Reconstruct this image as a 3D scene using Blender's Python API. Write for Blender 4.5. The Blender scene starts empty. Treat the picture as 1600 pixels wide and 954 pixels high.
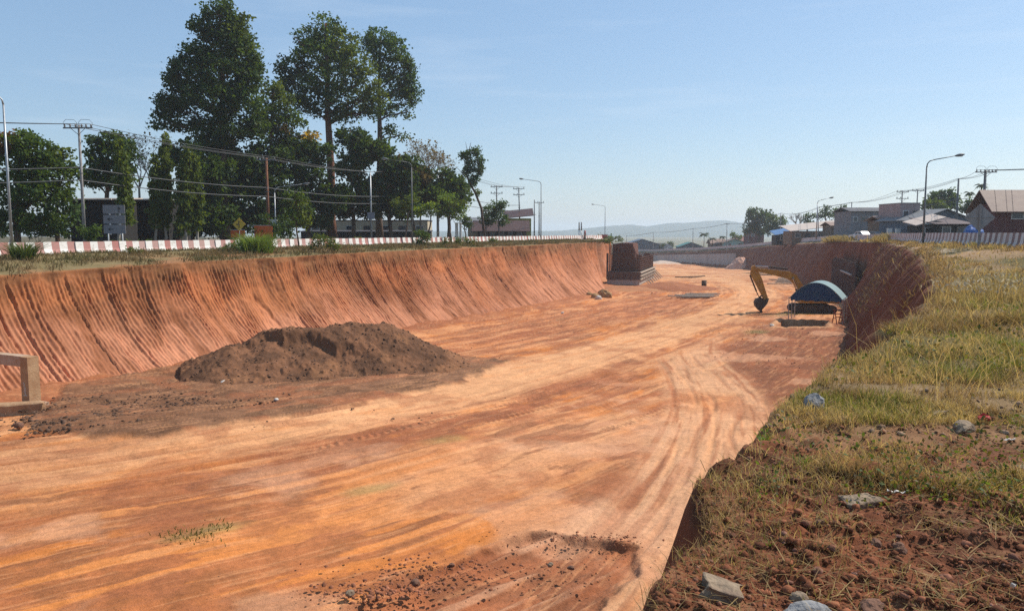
import bpy, math, random
import numpy as np
from mathutils import Vector, Matrix
R = math.radians
rng = np.random.default_rng(11)
random.seed(5)
S = bpy.context.scene
COL = S.collection

# ---------------------------------------------------------------- camera
EYE = 1.75
F_PX = 1200.0
PITCH = math.atan(115 / F_PX)
cam_d = bpy.data.cameras.new('camera')
cam = bpy.data.objects.new('camera', cam_d)
COL.objects.link(cam)
cam.location = (0, 0, EYE)
cam.rotation_euler = (math.pi / 2 - PITCH, 0, 0)
cam_d.sensor_width = 36
cam_d.lens = 36 * F_PX / 1600
cam_d.clip_start = 0.1
cam_d.clip_end = 20000
S.camera = cam

# ---------------------------------------------------------------- light
SUN_AZ, SUN_EL = 63.0, 47.0          # degrees right of +Y, above the horizon
w = bpy.data.worlds.new('World')
S.world = w
w.use_nodes = True
nt = w.node_tree
bgn = nt.nodes['Background']
sky = nt.nodes.new('ShaderNodeTexSky')
sky.sky_type = 'NISHITA'
sky.sun_disc = False
sky.sun_elevation = R(SUN_EL)
sky.sun_rotation = R(SUN_AZ)
sky.altitude = 100
sky.air_density = 1.1
sky.dust_density = 0.6
sky.ozone_density = 1.0
mxs = nt.nodes.new('ShaderNodeMix'); mxs.data_type = 'RGBA'          # thin high haze evens out the sky
mxs.inputs['Factor'].default_value = .34
mxs.inputs['B'].default_value = (3.0, 5.4, 8.8, 1)
nt.links.new(sky.outputs[0], mxs.inputs['A'])
# faint streaks of high cloud
wtc = nt.nodes.new('ShaderNodeTexCoord'); wmp = nt.nodes.new('ShaderNodeMapping'); wmp.inputs['Scale'].default_value = (1.6, 1.6, 14); wmp.inputs['Rotation'].default_value = (0, .06, 0)
wnz = nt.nodes.new('ShaderNodeTexNoise'); wnz.inputs['Scale'].default_value = 2.2; wnz.inputs['Detail'].default_value = 7; wnz.inputs['Roughness'].default_value = .6
wrp = nt.nodes.new('ShaderNodeMapRange'); wrp.inputs['From Min'].default_value = .52; wrp.inputs['From Max'].default_value = .8; wrp.inputs['To Max'].default_value = .2
mxc = nt.nodes.new('ShaderNodeMix'); mxc.data_type = 'RGBA'; mxc.inputs['B'].default_value = (7.5, 8.2, 9.0, 1)
nt.links.new(wtc.outputs['Generated'], wmp.inputs[0]); nt.links.new(wmp.outputs[0], wnz.inputs[0]); nt.links.new(wnz.outputs['Fac'], wrp.inputs['Value'])
nt.links.new(wrp.outputs[0], mxc.inputs['Factor']); nt.links.new(mxs.outputs['Result'], mxc.inputs['A']); nt.links.new(mxc.outputs['Result'], bgn.inputs[0])
bgn.inputs[1].default_value = 0.10
sun_d = bpy.data.lights.new('sun', 'SUN')
sun_d.energy = 5.0
sun_d.angle = R(0.53)
sun_d.color = (1.0, 0.945, 0.86)
sun = bpy.data.objects.new('sun', sun_d)
COL.objects.link(sun)
sdir = Vector((math.sin(R(SUN_AZ)) * math.cos(R(SUN_EL)), math.cos(R(SUN_AZ)) * math.cos(R(SUN_EL)), math.sin(R(SUN_EL))))
sun.rotation_euler = sdir.to_track_quat('Z', 'Y').to_euler()
sun.location = sdir * 300
S.view_settings.view_transform = 'Standard'
S.view_settings.look = 'None'
S.view_settings.gamma = 1
S.view_settings.exposure = 0.2
S.view_settings.use_curve_mapping = False
S.render.engine = 'CYCLES'
S.cycles.volume_bounces = 1
S.cycles.max_bounces = 6
S.cycles.transparent_max_bounces = 8
S.cycles.use_denoising = False

# ---------------------------------------------------------------- helpers
AX = np.array([math.sin(R(25)), math.cos(R(25))])      # along the trench
NX = np.array([math.cos(R(25)), -math.sin(R(25))])     # across it, to the right

def xy(s, t):
    s = np.asarray(s, float); t = np.asarray(t, float)
    return s * AX[0] + t * NX[0], s * AX[1] + t * NX[1]

def st(x, y):
    return x * AX[0] + y * AX[1], x * NX[0] + y * NX[1]

def ray(px, py):
    u = (np.asarray(px, float) - 800) / F_PX; v = (477 - np.asarray(py, float)) / F_PX
    return u, math.cos(PITCH) + v * math.sin(PITCH), -math.sin(PITCH) + v * math.cos(PITCH)

def on_z(px, py, z):
    u, dy, dz = ray(px, py)
    k = (z - EYE) / dz
    return u * k, dy * k

def on_y(px, py, Y):
    u, dy, dz = ray(px, py)
    k = Y / dy
    return u * k, EYE + dz * k

_tab = np.random.default_rng(3).random((512, 512))

def vnoise(x, y, seed=0):
    x = np.asarray(x, float) + seed * 17.31; y = np.asarray(y, float) + seed * 9.77
    xi = np.floor(x).astype(np.int64); yi = np.floor(y).astype(np.int64)
    fx = x - xi; fy = y - yi
    fx = fx * fx * (3 - 2 * fx); fy = fy * fy * (3 - 2 * fy)
    a = _tab[xi & 511, yi & 511]; b = _tab[(xi + 1) & 511, yi & 511]
    c = _tab[xi & 511, (yi + 1) & 511]; d = _tab[(xi + 1) & 511, (yi + 1) & 511]
    return (a * (1 - fx) + b * fx) * (1 - fy) + (c * (1 - fx) + d * fx) * fy

def fbm(x, y, o=4, seed=0, gain=0.5):
    s = 0; a = 1; n = 0
    for k in range(o):
        s = s + a * vnoise(x * 2.03 ** k, y * 2.03 ** k, seed + k * 3); n += a; a *= gain
    return s / n

def sstep(a, b, x):
    q = np.clip((x - a) / (b - a), 0, 1)
    return q * q * (3 - 2 * q)

def mix(a, b, m):
    m = np.asarray(m)[..., None]
    return a * (1 - m) + b * m

def link(o, parent=None):
    COL.objects.link(o)
    if parent is not None:
        o.parent = parent
    return o

def tag(o, label=None, cat=None, group=None, kind=None):
    if label: o['label'] = label
    if cat: o['category'] = cat
    if group: o['group'] = group
    if kind: o['kind'] = kind
    return o

def thing(name, label, cat, loc=(0, 0, 0), rz=0, group=None):
    o = bpy.data.objects.new(name, None)
    o.empty_display_size = 0.3
    link(o); o.location = loc; o.rotation_euler = (0, 0, rz)
    return tag(o, label, cat, group)

def copy_tree(o, parent=None):
    c = o.copy(); COL.objects.link(c)
    if parent is not None: c.parent = parent
    for ch in list(o.children):
        copy_tree(ch, c)
    return c

def mesh_np(name, V, Q, mats, parent=None, col=None, smooth=False, mi=None):
    """mesh from arrays: V (n,3), Q (m,k) faces of one size; col (n,3) vertex colour"""
    me = bpy.data.meshes.new(name)
    V = np.ascontiguousarray(V, np.float32); Q = np.ascontiguousarray(Q, np.int32)
    me.vertices.add(len(V)); me.vertices.foreach_set('co', V.ravel())
    k = Q.shape[1]
    me.loops.add(Q.size); me.loops.foreach_set('vertex_index', Q.ravel())
    me.polygons.add(len(Q)); me.polygons.foreach_set('loop_start', np.arange(len(Q), dtype=np.int32) * k)
    me.polygons.foreach_set('use_smooth', np.full(len(Q), smooth))
    if mi is not None:
        me.polygons.foreach_set('material_index', np.ascontiguousarray(mi, np.int32))
    me.update(calc_edges=True)
    if col is not None:
        at = me.color_attributes.new('col', 'FLOAT_COLOR', 'POINT')
        c4 = np.ones((len(V), 4), np.float32); c4[:, :3] = col
        at.data.foreach_set('color', c4.ravel())
    for m in (mats if isinstance(mats, (list, tuple)) else [mats]):
        me.materials.append(m)
    o = bpy.data.objects.new(name, me)
    return link(o, parent)

def grid_quads(r, c):
    i = np.arange(r * c).reshape(r, c)
    return np.stack([i[:-1, :-1], i[:-1, 1:], i[1:, 1:], i[1:, :-1]], -1).reshape(-1, 4)

def grid_mesh(name, X, Y, Z, mat, col=None, parent=None, smooth=True, flip=False):
    r, c = X.shape
    Q = grid_quads(r, c)
    if flip: Q = Q[:, ::-1]
    return mesh_np(name, np.stack([X, Y, Z], -1).reshape(-1, 3), Q, mat, parent,
                   None if col is None else col.reshape(-1, 3), smooth)

class MB:
    """collects boxes, tubes and faces into ONE mesh object"""
    def __init__(s): s.v = []; s.f = []; s.m = []
    def add(s, V, Fs, m=0):
        b = len(s.v); s.v += [tuple(p) for p in V]
        for f in Fs: s.f.append([b + i for i in f]); s.m.append(m)
        return s
    def box(s, c, d, m=0, rot=None, taper=1.0):
        x, y, z = d[0] / 2, d[1] / 2, d[2] / 2
        V = [Vector((a * x * (taper if cc > 0 else 1), b * y * (taper if cc > 0 else 1), cc * z)) for cc in (-1, 1) for a, b in ((-1, -1), (1, -1), (1, 1), (-1, 1))]
        if rot is not None:
            M = rot if isinstance(rot, Matrix) else Matrix.Rotation(rot, 3, 'Z')
            V = [M @ p for p in V]
        V = [p + Vector(c) for p in V]
        return s.add(V, [(3, 2, 1, 0), (4, 5, 6, 7), (0, 1, 5, 4), (1, 2, 6, 5), (2, 3, 7, 6), (3, 0, 4, 7)], m)
    def prism(s, prof, axis, a, b, m=0, off=(0, 0, 0)):
        """extrude a closed 2-D outline along an axis ('x','y' or 'z') from a to b"""
        def put(p, k):
            if axis == 'x': return (k + off[0], p[0] + off[1], p[1] + off[2])
            if axis == 'y': return (p[0] + off[0], k + off[1], p[1] + off[2])
            return (p[0] + off[0], p[1] + off[1], k + off[2])
        n = len(prof)
        V = [put(p, a) for p in prof] + [put(p, b) for p in prof]
        Fs = [tuple(range(n))[::-1], tuple(range(n, 2 * n))] + [(i, (i + 1) % n, n + (i + 1) % n, n + i) for i in range(n)]
        return s.add(V, Fs, m)
    def tube(s, pts, rad, n=8, m=0, cap=True):
        pts = [Vector(p) for p in pts]
        if not isinstance(rad, (list, tuple, np.ndarray)): rad = [rad] * len(pts)
        V = []; Fs = []
        up = None
        for i, p in enumerate(pts):
            d = (pts[min(i + 1, len(pts) - 1)] - pts[max(i - 1, 0)]).normalized()
            if up is None:
                up = Vector((0, 0, 1)) if abs(d.z) < .9 else Vector((1, 0, 0))
            a = d.cross(up).normalized(); b2 = a.cross(d).normalized(); up = b2
            for k in range(n):
                th = 2 * math.pi * k / n
                V.append(p + (a * math.cos(th) + b2 * math.sin(th)) * rad[i])
        for i in range(len(pts) - 1):
            for k in range(n):
                Fs.append((i * n + k, i * n + (k + 1) % n, (i + 1) * n + (k + 1) % n, (i + 1) * n + k))
        if cap:
            Fs.append(tuple(range(n))[::-1]); Fs.append(tuple(range((len(pts) - 1) * n, len(pts) * n)))
        return s.add(V, Fs, m)
    def ball(s, c, r, m=0, nu=10, nv=6):
        if not isinstance(r, (list, tuple)): r = (r, r, r)
        V = [(c[0], c[1], c[2] - r[2])]; Fs = []
        for j in range(1, nv):
            ph = math.pi * j / nv - math.pi / 2
            for k in range(nu):
                th = 2 * math.pi * k / nu
                V.append((c[0] + r[0] * math.cos(ph) * math.cos(th), c[1] + r[1] * math.cos(ph) * math.sin(th), c[2] + r[2] * math.sin(ph)))
        V.append((c[0], c[1], c[2] + r[2])); L = len(V) - 1
        for k in range(nu):
            Fs.append((0, 1 + (k + 1) % nu, 1 + k)); Fs.append((L, L - nu + k, L - nu + (k + 1) % nu))
        for j in range(nv - 2):
            for k in range(nu):
                a = 1 + j * nu
                Fs.append((a + k, a + (k + 1) % nu, a + nu + (k + 1) % nu, a + nu + k))
        return s.add(V, Fs, m)
    def build(s, name, mats, parent=None, smooth=False):
        me = bpy.data.meshes.new(name)
        me.from_pydata(s.v, [], s.f)
        for m in (mats if isinstance(mats, (list, tuple)) else [mats]): me.materials.append(m)
        me.polygons.foreach_set('material_index', s.m)
        if smooth: me.polygons.foreach_set('use_smooth', [True] * len(s.f))
        me.update()
        return link(bpy.data.objects.new(name, me), parent)

# ---------------------------------------------------------------- materials
def mat(name, c1, c2=None, scale=4.0, rough=0.85, bump=0.0, bscale=None, metal=0.0, stretch=(1, 1, 1), rand=0.0, spec=0.3, contrast=(0.35, 0.65)):
    m = bpy.data.materials.new(name); m.use_nodes = True
    n = m.node_tree.nodes; l = m.node_tree.links
    p = n['Principled BSDF']
    p.inputs['Roughness'].default_value = rough; p.inputs['Metallic'].default_value = metal
    p.inputs['Specular IOR Level'].default_value = spec
    if c2 is None: c2 = tuple(x * 0.75 for x in c1)
    tc = n.new('ShaderNodeTexCoord'); mp = n.new('ShaderNodeMapping'); mp.inputs['Scale'].default_value = stretch
    l.new(tc.outputs['Object'], mp.inputs[0])
    nz = n.new('ShaderNodeTexNoise'); nz.inputs['Scale'].default_value = scale; nz.inputs['Detail'].default_value = 6
    nz.inputs['Roughness'].default_value = 0.65
    l.new(mp.outputs[0], nz.inputs[0])
    rp = n.new('ShaderNodeValToRGB')
    rp.color_ramp.elements[0].position = contrast[0]; rp.color_ramp.elements[1].position = contrast[1]
    rp.color_ramp.elements[0].color = (*c1, 1); rp.color_ramp.elements[1].color = (*c2, 1)
    l.new(nz.outputs['Fac'], rp.inputs[0])
    out = rp.outputs[0]
    if rand:
        oi = n.new('ShaderNodeObjectInfo'); hs = n.new('ShaderNodeHueSaturation')
        mr = n.new('ShaderNodeMapRange'); mr.inputs['To Min'].default_value = 1 - rand; mr.inputs['To Max'].default_value = 1 + rand
        l.new(oi.outputs['Random'], mr.inputs['Value']); l.new(mr.outputs[0], hs.inputs['Value']); l.new(out, hs.inputs['Color']); out = hs.outputs[0]
    l.new(out, p.inputs['Base Color'])
    if bump:
        bn = n.new('ShaderNodeBump'); bn.inputs['Strength'].default_value = bump; bn.inputs['Distance'].default_value = 0.05
        nb = n.new('ShaderNodeTexNoise'); nb.inputs['Scale'].default_value = bscale or scale * 4; nb.inputs['Detail'].default_value = 5
        l.new(mp.outputs[0], nb.inputs[0]); l.new(nb.outputs['Fac'], bn.inputs['Height']); l.new(bn.outputs[0], p.inputs['Normal'])
    return m

def soil_mat(name, scales=(1.5, 14.0, 60.0), bump=0.5, dist=0.04, var=0.35):
    """earth whose own colour is stored per vertex; small grains and lumps are added on top"""
    m = bpy.data.materials.new(name); m.use_nodes = True
    n = m.node_tree.nodes; l = m.node_tree.links
    p = n['Principled BSDF']; p.inputs['Roughness'].default_value = 0.95; p.inputs['Specular IOR Level'].default_value = 0.12
    at = n.new('ShaderNodeAttribute'); at.attribute_name = 'col'
    tc = n.new('ShaderNodeTexCoord')
    val = None
    for sc, wgt in zip(scales, (0.7, 1.0, 0.8)):
        nz = n.new('ShaderNodeTexNoise'); nz.inputs['Scale'].default_value = sc; nz.inputs['Detail'].default_value = 5; nz.inputs['Roughness'].default_value = 0.7
        l.new(tc.outputs['Object'], nz.inputs[0])
        mm = n.new('ShaderNodeMath'); mm.operation = 'MULTIPLY'; mm.inputs[1].default_value = wgt / 2.5
        l.new(nz.outputs['Fac'], mm.inputs[0])
        if val is None: val = mm.outputs[0]
        else:
            ad = n.new('ShaderNodeMath'); ad.operation = 'ADD'; l.new(val, ad.inputs[0]); l.new(mm.outputs[0], ad.inputs[1]); val = ad.outputs[0]
    mr = n.new('ShaderNodeMapRange'); mr.inputs['From Min'].default_value = 0.33; mr.inputs['From Max'].default_value = 0.67
    mr.inputs['To Min'].default_value = 1 - var; mr.inputs['To Max'].default_value = 1 + var
    l.new(val, mr.inputs['Value'])
    mu = n.new('ShaderNodeVectorMath'); mu.operation = 'SCALE'
    l.new(at.outputs['Color'], mu.inputs[0]); l.new(mr.outputs[0], mu.inputs['Scale'])
    l.new(mu.outputs[0], p.inputs['Base Color'])
    bn = n.new('ShaderNodeBump'); bn.inputs['Strength'].default_value = bump; bn.inputs['Distance'].default_value = dist
    l.new(val, bn.inputs['Height']); l.new(bn.outputs[0], p.inputs['Normal'])
    return m

def leaf_mat(name, trans=0.35, rough=0.5, tint=(1.25, 1.15, 0.55)):
    m = bpy.data.materials.new(name); m.use_nodes = True
    n = m.node_tree.nodes; l = m.node_tree.links
    p = n['Principled BSDF']; p.inputs['Roughness'].default_value = rough; p.inputs['Specular IOR Level'].default_value = 0.18
    at = n.new('ShaderNodeAttribute'); at.attribute_name = 'col'
    l.new(at.outputs['Color'], p.inputs['Base Color'])
    tr = n.new('ShaderNodeBsdfTranslucent')
    vm = n.new('ShaderNodeVectorMath'); vm.operation = 'MULTIPLY'; vm.inputs[1].default_value = tint
    l.new(at.outputs['Color'], vm.inputs[0]); l.new(vm.outputs[0], tr.inputs[0])
    mx = n.new('ShaderNodeMixShader'); mx.inputs[0].default_value = trans
    l.new(p.outputs[0], mx.inputs[1]); l.new(tr.outputs[0], mx.inputs[2])
    l.new(mx.outputs[0], n['Material Output'].inputs[0])
    return m

MT = {}
MT['concrete'] = mat('concrete', (.42, .39, .35), (.28, .25, .22), 3, .9, .3)
MT['pole_concrete'] = mat('pole_concrete', (.30, .28, .26), (.20, .18, .17), 3, .9)
MT['dark_wood'] = mat('dark_wood', (.12, .08, .05), (.07, .045, .03), 6, .9)
MT['timber'] = mat('timber', (.46, .38, .30), (.28, .22, .16), 6, .85)
MT['galv'] = mat('galvanised', (.38, .39, .40), (.28, .29, .30), 5, .45, metal=.5)
MT['lamp_dark'] = mat('lamp_dark', (.16, .17, .17), (.10, .10, .10), 5, .5)
MT['black'] = mat('black', (.02, .02, .02), (.03, .03, .03), 5, .7)
MT['wire'] = mat('wire', (.10, .10, .10), (.07, .07, .07), 5, .6)
MT['bark'] = mat('bark', (.14, .085, .055), (.07, .045, .03), 2.5, .95, .5, stretch=(1, 1, .3))
MT['bark_red'] = mat('bark_red', (.20, .085, .045), (.11, .05, .03), 2.5, .95, .5, stretch=(1, 1, .3))
MT['bark_pale'] = mat('bark_pale', (.34, .30, .25), (.2, .17, .14), 3, .95)
MT['white'] = mat('white_paint', (.78, .77, .74), (.62, .60, .55), 4, .6)
MT['red_paint'] = mat('red_paint', (.35, .06, .045), (.25, .045, .035), 4, .6)
MT['glass'] = mat('dark_glass', (.03, .04, .05), (.02, .03, .04), 3, .12, spec=.6)
MT['leaf'] = leaf_mat('leaf', .45, .62, (1.5, 1.35, .5))
MT['blade'] = leaf_mat('blade', .4, .7, (1.1, 1.05, .8))
# ================================================================ terrain lines
def smooth_path(pts, step=1.0, win=9):
    p = np.array(pts, float)
    ss = np.arange(p[0, 0], p[-1, 0], step)
    out = [ss]
    for k in range(1, p.shape[1]):
        v = np.interp(ss, p[:, 0], p[:, k])
        pad = np.pad(v, win, mode='reflect', reflect_type='odd')
        ker = np.hanning(2 * win + 1); ker /= ker.sum()
        out.append(np.convolve(pad, ker, 'valid'))
    return np.stack(out, 1)

# barrier row on the right: s, t, z
RB = smooth_path([(10, 9.9, .75), (40, 9, .75), (55, 8.4, .75), (88, 4.4, .7), (110, 2.4, .58), (140, -1, .38), (183, -9, -.15), (225, -17.5, -1.0),
                  (269, -28, -2.2), (310, -46, -4.2), (344, -66, -6.0), (394, -103, -8.4), (430, -132, -9)], 1.0, 10)
def rb_t(s): return np.interp(s, RB[:, 0], RB[:, 1])
def rb_z(s): return np.interp(s, RB[:, 0], RB[:, 2])
# edge of the cut on the right: s, t, z, run of the face
RE = smooth_path([(1, -.9, 0, 2.4), (7.5, -.9, 0, 2.6), (10, -.5, 0, 2.7), (15.5, .5, 0, 3), (24, 1.8, 0, 3.6), (35, 2.5, 0, 4.2), (60, 3.3, .2, 4.8), (80, 3.2, .35, 5), (95, 2.6, .42, 5), (104, 2.1, .42, 5), (111, 1.8, .42, 4.2), (118, .6, .35, 1.4),
                  (140, -2.4, .2, 1.5), (150, -4.4, .1, 2), (158, -7.0, -.1, 5), (172, -9.0, -.4, 5), (183, -10.6, -.6, 5), (225, -18.9, -1.5, 5.5), (269, -29.4, -2.7, 6), (310, -47.5, -4.9, 6), (344, -67.6, -6.8, 6), (394, -104.6, -9.2, 6), (430, -134, -9.9, 6)], 1.0, 3)
def re_v(s, k): return np.interp(s, RE[:, 0], RE[:, k])
# left side: s, t of edge, z of edge, t of foot
LE = smooth_path([(-20, -47, -.95, -42.5), (25, -47, -.95, -42.8), (40, -47, -.6, -42.0), (66, -46.8, -.35, -41.4), (100, -46.6, -.3, -40.4), (122, -46.6, -.25, -39.9), (130, -46.8, -.25, -41.5),
                  (138, -47.4, -.2, -45.2), (146, -50, -.2, -48.5), (155, -54, -.2, -52.5), (170, -56, -.3, -54), (200, -57.5, -.5, -55.5), (240, -68, -1.5, -66)], 1.0, 2)
def le_v(s, k): return np.interp(s, LE[:, 0], LE[:, k])
def floor_z(s, t):
    base = np.interp(s, [-30, 15, 25, 38, 66, 118, 170, 238, 300, 430], [-7.3, -7.4, -7.4, -7.65, -8.1, -8.5, -8.8, -10.3, -12.0, -14.5])
    rise = np.interp(s, [40, 80, 110, 150], [.0, .7, .7, .2]) * sstep(-32, -10, t)
    return base + rise

# ---------------------------------------------------------------- far ground, hills
MT['far_ground'] = mat('far_ground', (.10, .11, .04), (.17, .12, .06), .02, .95)
g = MB(); g.add([(-7600, -400, -17), (7600, -400, -17), (7600, 7000, -17), (-7600, 7000, -17)], [(0, 1, 2, 3)])
tag(g.build('ground', MT['far_ground']), kind='structure')

MT['hill'] = mat('hill', (.025, .045, .022), (.04, .055, .03), .01, .95)
prof_px = np.array([(700, 361), (860, 360.5), (900, 358), (922, 355.5), (950, 352.5), (985, 350.5), (1010, 353.5), (1025, 351), (1042, 348), (1070, 347.5), (1100, 345), (1130, 343.6), (1147, 346.5), (1170, 352), (1200, 356), (1240, 358.5), (1330, 361)])
hx = np.linspace(680, 1340, 260)
HY = 3600.0
ridge = EYE + (362 - np.interp(hx, prof_px[:, 0], prof_px[:, 1])) / F_PX * HY
ridge += (fbm(hx / 9, hx * 0, 4, 5) - .5) * 4
rows = np.linspace(-1, 1, 40)
HX = np.repeat((hx - 800)[None] / F_PX * HY, 40, 0); HYY = HY + rows[:, None] * 900 + np.zeros_like(HX)
fall = np.clip(1 - np.abs(rows), 0, 1)[:, None] ** 1.2
HZ = -17.5 + (ridge[None] + 17.5) * fall * (1 + .25 * (fbm(HX / 160, HYY / 160, 4, 8) - .5) * (1 - fall))
tag(grid_mesh('hills', HX, HYY, HZ, MT['hill']), kind='structure')

# ---------------------------------------------------------------- pit floor
def poly_flow(x, y, pts):
    """distance along and signed distance from a polyline in the ground plane"""
    best = np.full(x.shape, 1e9); L = np.zeros_like(x); D = np.zeros_like(x)
    acc = 0
    for i in range(len(pts) - 1):
        a = np.array(pts[i]); b = np.array(pts[i + 1]); d = b - a; ln = np.hypot(*d); d = d / ln
        rx = x - a[0]; ry = y - a[1]
        u = rx * d[0] + ry * d[1]
        lo = -1e9 if i == 0 else 0; hi = 1e9 if i == len(pts) - 2 else ln
        uc = np.clip(u, lo, hi)
        ex = rx - uc * d[0]; ey = ry - uc * d[1]
        dist = np.hypot(ex, ey); sg = np.sign(d[0] * ry - d[1] * rx)
        k = dist < best
        best = np.where(k, dist, best); L = np.where(k, acc + uc, L); D = np.where(k, -sg * dist, D)
        acc += ln
    return L, D

def px_line(pts, z=-7.6):
    return [tuple(float(q) for q in on_z(a, b, z)) for a, b in pts]

def smooth_line(pts, n=60):
    p = np.array(pts); d = np.r_[0, np.cumsum(np.hypot(*np.diff(p, axis=0).T))]
    q = np.linspace(0, d[-1], n)
    o = np.stack([np.interp(q, d, p[:, 0]), np.interp(q, d, p[:, 1])], 1)
    for _ in range(4):
        o[1:-1] = (o[:-2] + 2 * o[1:-1] + o[2:]) / 4
    return [tuple(v) for v in o]

MAIN = smooth_line(px_line([(-380, 790), (0, 738), (300, 695), (600, 635), (850, 572), (1020, 525), (1120, 490), (1180, 462), (1185, 447), (1150, 432), (1100, 422)]), 50)
SIDE = smooth_line(px_line([(960, 960), (1040, 860), (1095, 780), (1120, 690), (1128, 630), (1100, 585), (1064, 550), (1078, 517), (1120, 492)]), 40)

fpx, fpy = np.meshgrid(np.r_[np.linspace(-1600, -180, 40), np.linspace(-160, 1500, 900), np.linspace(1530, 2600, 25)], np.r_[np.geomspace(3400, 1060, 40), np.linspace(1040, 470, 520), np.linspace(469.2, 392, 120)])
FX, FY = on_z(fpx, fpy, -7.7)
fs, ft = st(FX, FY)
FZ = floor_z(fs, ft)
L1, D1 = poly_flow(FX, FY, MAIN)
L2, D2 = poly_flow(FX, FY, SIDE)
c_pale = np.array([.59, .285, .130]); c_sand = np.array([.57, .31, .155]); c_orange = np.array([.50, .165, .042]); c_red = np.array([.31, .105, .045])
c_dark = np.array([.20, .075, .036]); c_brown = np.array([.135, .066, .035]); c_pink = np.array([.57, .30, .17]); c_olive = np.array([.22, .19, .07])

def blob(px, py, rl, rd, ang=None, soft=.6, seed=1, rough=.5):
    """soft ragged patch on the floor: centre, half length along the trench tracks, half width"""
    cx, cy = on_z(px, py, -7.6)
    if ang is None: ang = 35
    ux, uy = math.sin(R(ang)), math.cos(R(ang))
    dx = FX - cx; dy = FY - cy
    a = (dx * ux + dy * uy) / rl; b = (dx * uy - dy * ux) / rd
    q = np.sqrt(a * a + b * b) + (fbm(L1 / 3, D1 / 1.0, 4, seed) - .5) * 2 * rough
    return 1 - sstep(1 - soft, 1 + soft * .5, q)

def inside(pts, jit, seed):
    q_ = np.array([on_z(a_, b_, -7.55) for a_, b_ in pts], float)
    best = np.full(FX.shape, 1e9); odd = np.zeros(FX.shape, bool)
    for i_ in range(len(q_)):
        a_ = q_[i_]; b_ = q_[(i_ + 1) % len(q_)]; d_ = b_ - a_; ln_ = np.hypot(*d_)
        u_ = np.clip(((FX - a_[0]) * d_[0] + (FY - a_[1]) * d_[1]) / ln_ ** 2, 0, 1)
        best = np.minimum(best, np.hypot(FX - a_[0] - u_ * d_[0], FY - a_[1] - u_ * d_[1]))
        odd ^= ((a_[1] > FY) != (b_[1] > FY)) & (FX < (b_[0] - a_[0]) * (FY - a_[1]) / (b_[1] - a_[1] + 1e-12) + a_[0])
    return np.where(odd, best, -best) + (fbm(FX / 1.4, FY / 1.4, 5, seed) - .5) * jit
st1 = .6 * fbm(L1 / 9, D1 / .6, 4, 2) + .4 * fbm(FX / 1.5, FY / 1.5, 5, 3)            # streaks along the main haul track
st2 = fbm(L2 / 8, D2 / .35, 4, 4)             # streaks along the side track
st3 = fbm(L1 / 5, D1 / 1.6, 5, 21)
fine = fbm(FX / .8, FY / .8, 4, 7)
m2 = (1 - sstep(2.0, 3.4, np.abs(D2 + .8 * (fbm(L2 / 6, L2 * 0, 2, 30) - .5)))) * sstep(4, 7, D1) 
col = mix(mix(c_red, c_orange, sstep(.35, .6, st3)), c_pale, sstep(.39, .62, st1) * .75)
# saturated orange stretch close by, on the left
col = mix(col, mix(c_orange, c_orange * 1.12 + np.array([.03, .02, .0]), st1), blob(330, 890, 14, 9, 48, .9, 12) * .9)
col = mix(col, mix(c_orange, c_pale, .35), blob(620, 770, 9, 4.0, 42, .8, 13) * .7)
# pale pinkish compacted ground in the middle and on the right
col = mix(col, mix(c_pink, c_pale, st1), blob(870, 700, 9, 3.2, 40, .8, 14) * .8)
col = mix(col, mix(c_pink, c_red, .15 * st2), blob(1010, 790, 8, 2.6, 25, .6, 15) * .85)
# rusty churned island between the two tracks
isl = np.maximum(blob(760, 640, 11, 3.6, 40, .7, 16, .7), blob(900, 600, 9, 3.0, 35, .7, 17, .7))
col = mix(col, mix(c_dark, c_red, sstep(.3, .6, st1)), isl * sstep(.34, .52, fbm(L1 / 3.2, D1 / .8, 5, 18)) * .95)
isl2 = np.maximum(blob(500, 720, 11, 2.2, 44, .8, 22, .8), blob(330, 790, 8, 1.6, 46, .8, 23, .8))
col = mix(col, mix(c_dark, c_red, .5), isl2 * sstep(.40, .55, fbm(L1 / 4, D1 / .5, 5, 24)) * .85)
# reddish ground in front of the left cut
rl = np.maximum(blob(860, 500, 24, 7, 25, .6, 19, .5), blob(1010, 470, 22, 7, 25, .6, 20, .5))
col = mix(col, mix(c_red, c_red * 1.35 + np.array([.05, .03, .01]), sstep(.4, .62, st1)), rl * .8)
col = mix(col, c_dark * 1.2, rl * sstep(.55, .68, fbm(L1 / 8, D1 / .9, 5, 31)) * .75)
col = mix(col, c_pale * .95, rl * sstep(.60, .7, fbm(L1 / 7, D1 / .5, 4, 32)) * .7)
# dark red ground on the right in front of the bank
rr = np.maximum(blob(1235, 590, 12, 5.4, 26, .4, 25, .5), blob(1275, 535, 17, 6.4, 26, .4, 26, .5))
rr = np.maximum(rr, blob(1180, 545, 9, 2.5, 26, .5, 97, .8) * .8)
col = mix(col, mix(c_dark, c_red, sstep(.4, .8, st3)), rr * .97)
col = mix(col, c_pale * .8, rr * sstep(.64, .74, fbm(L1 / 6, D1 / .4, 4, 33)) * .6)
# the haul track itself
mb = 1 - sstep(2.4, 4.2, np.abs(D1 + 1.2 * (fbm(L1 / 9, L1 * 0 + 3, 3, 9) - .5)))
mb *= sstep(-10, 25, L1)
trackcol = mix(mix(c_pale, c_sand * 1.05, .5 + .5 * (st3 - .5)), c_orange, sstep(.55, .8, 1 - st1) * .6)
col = mix(col, trackcol, mb * .88)
outside = (1 - mb) * (1 - m2)
col = mix(col, mix(c_red, c_dark, sstep(.4, .6, fine)), outside * sstep(.51, .57, fbm(L1 / 4.0, D1 / 1.1, 6, 96)) * .68)
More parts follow.
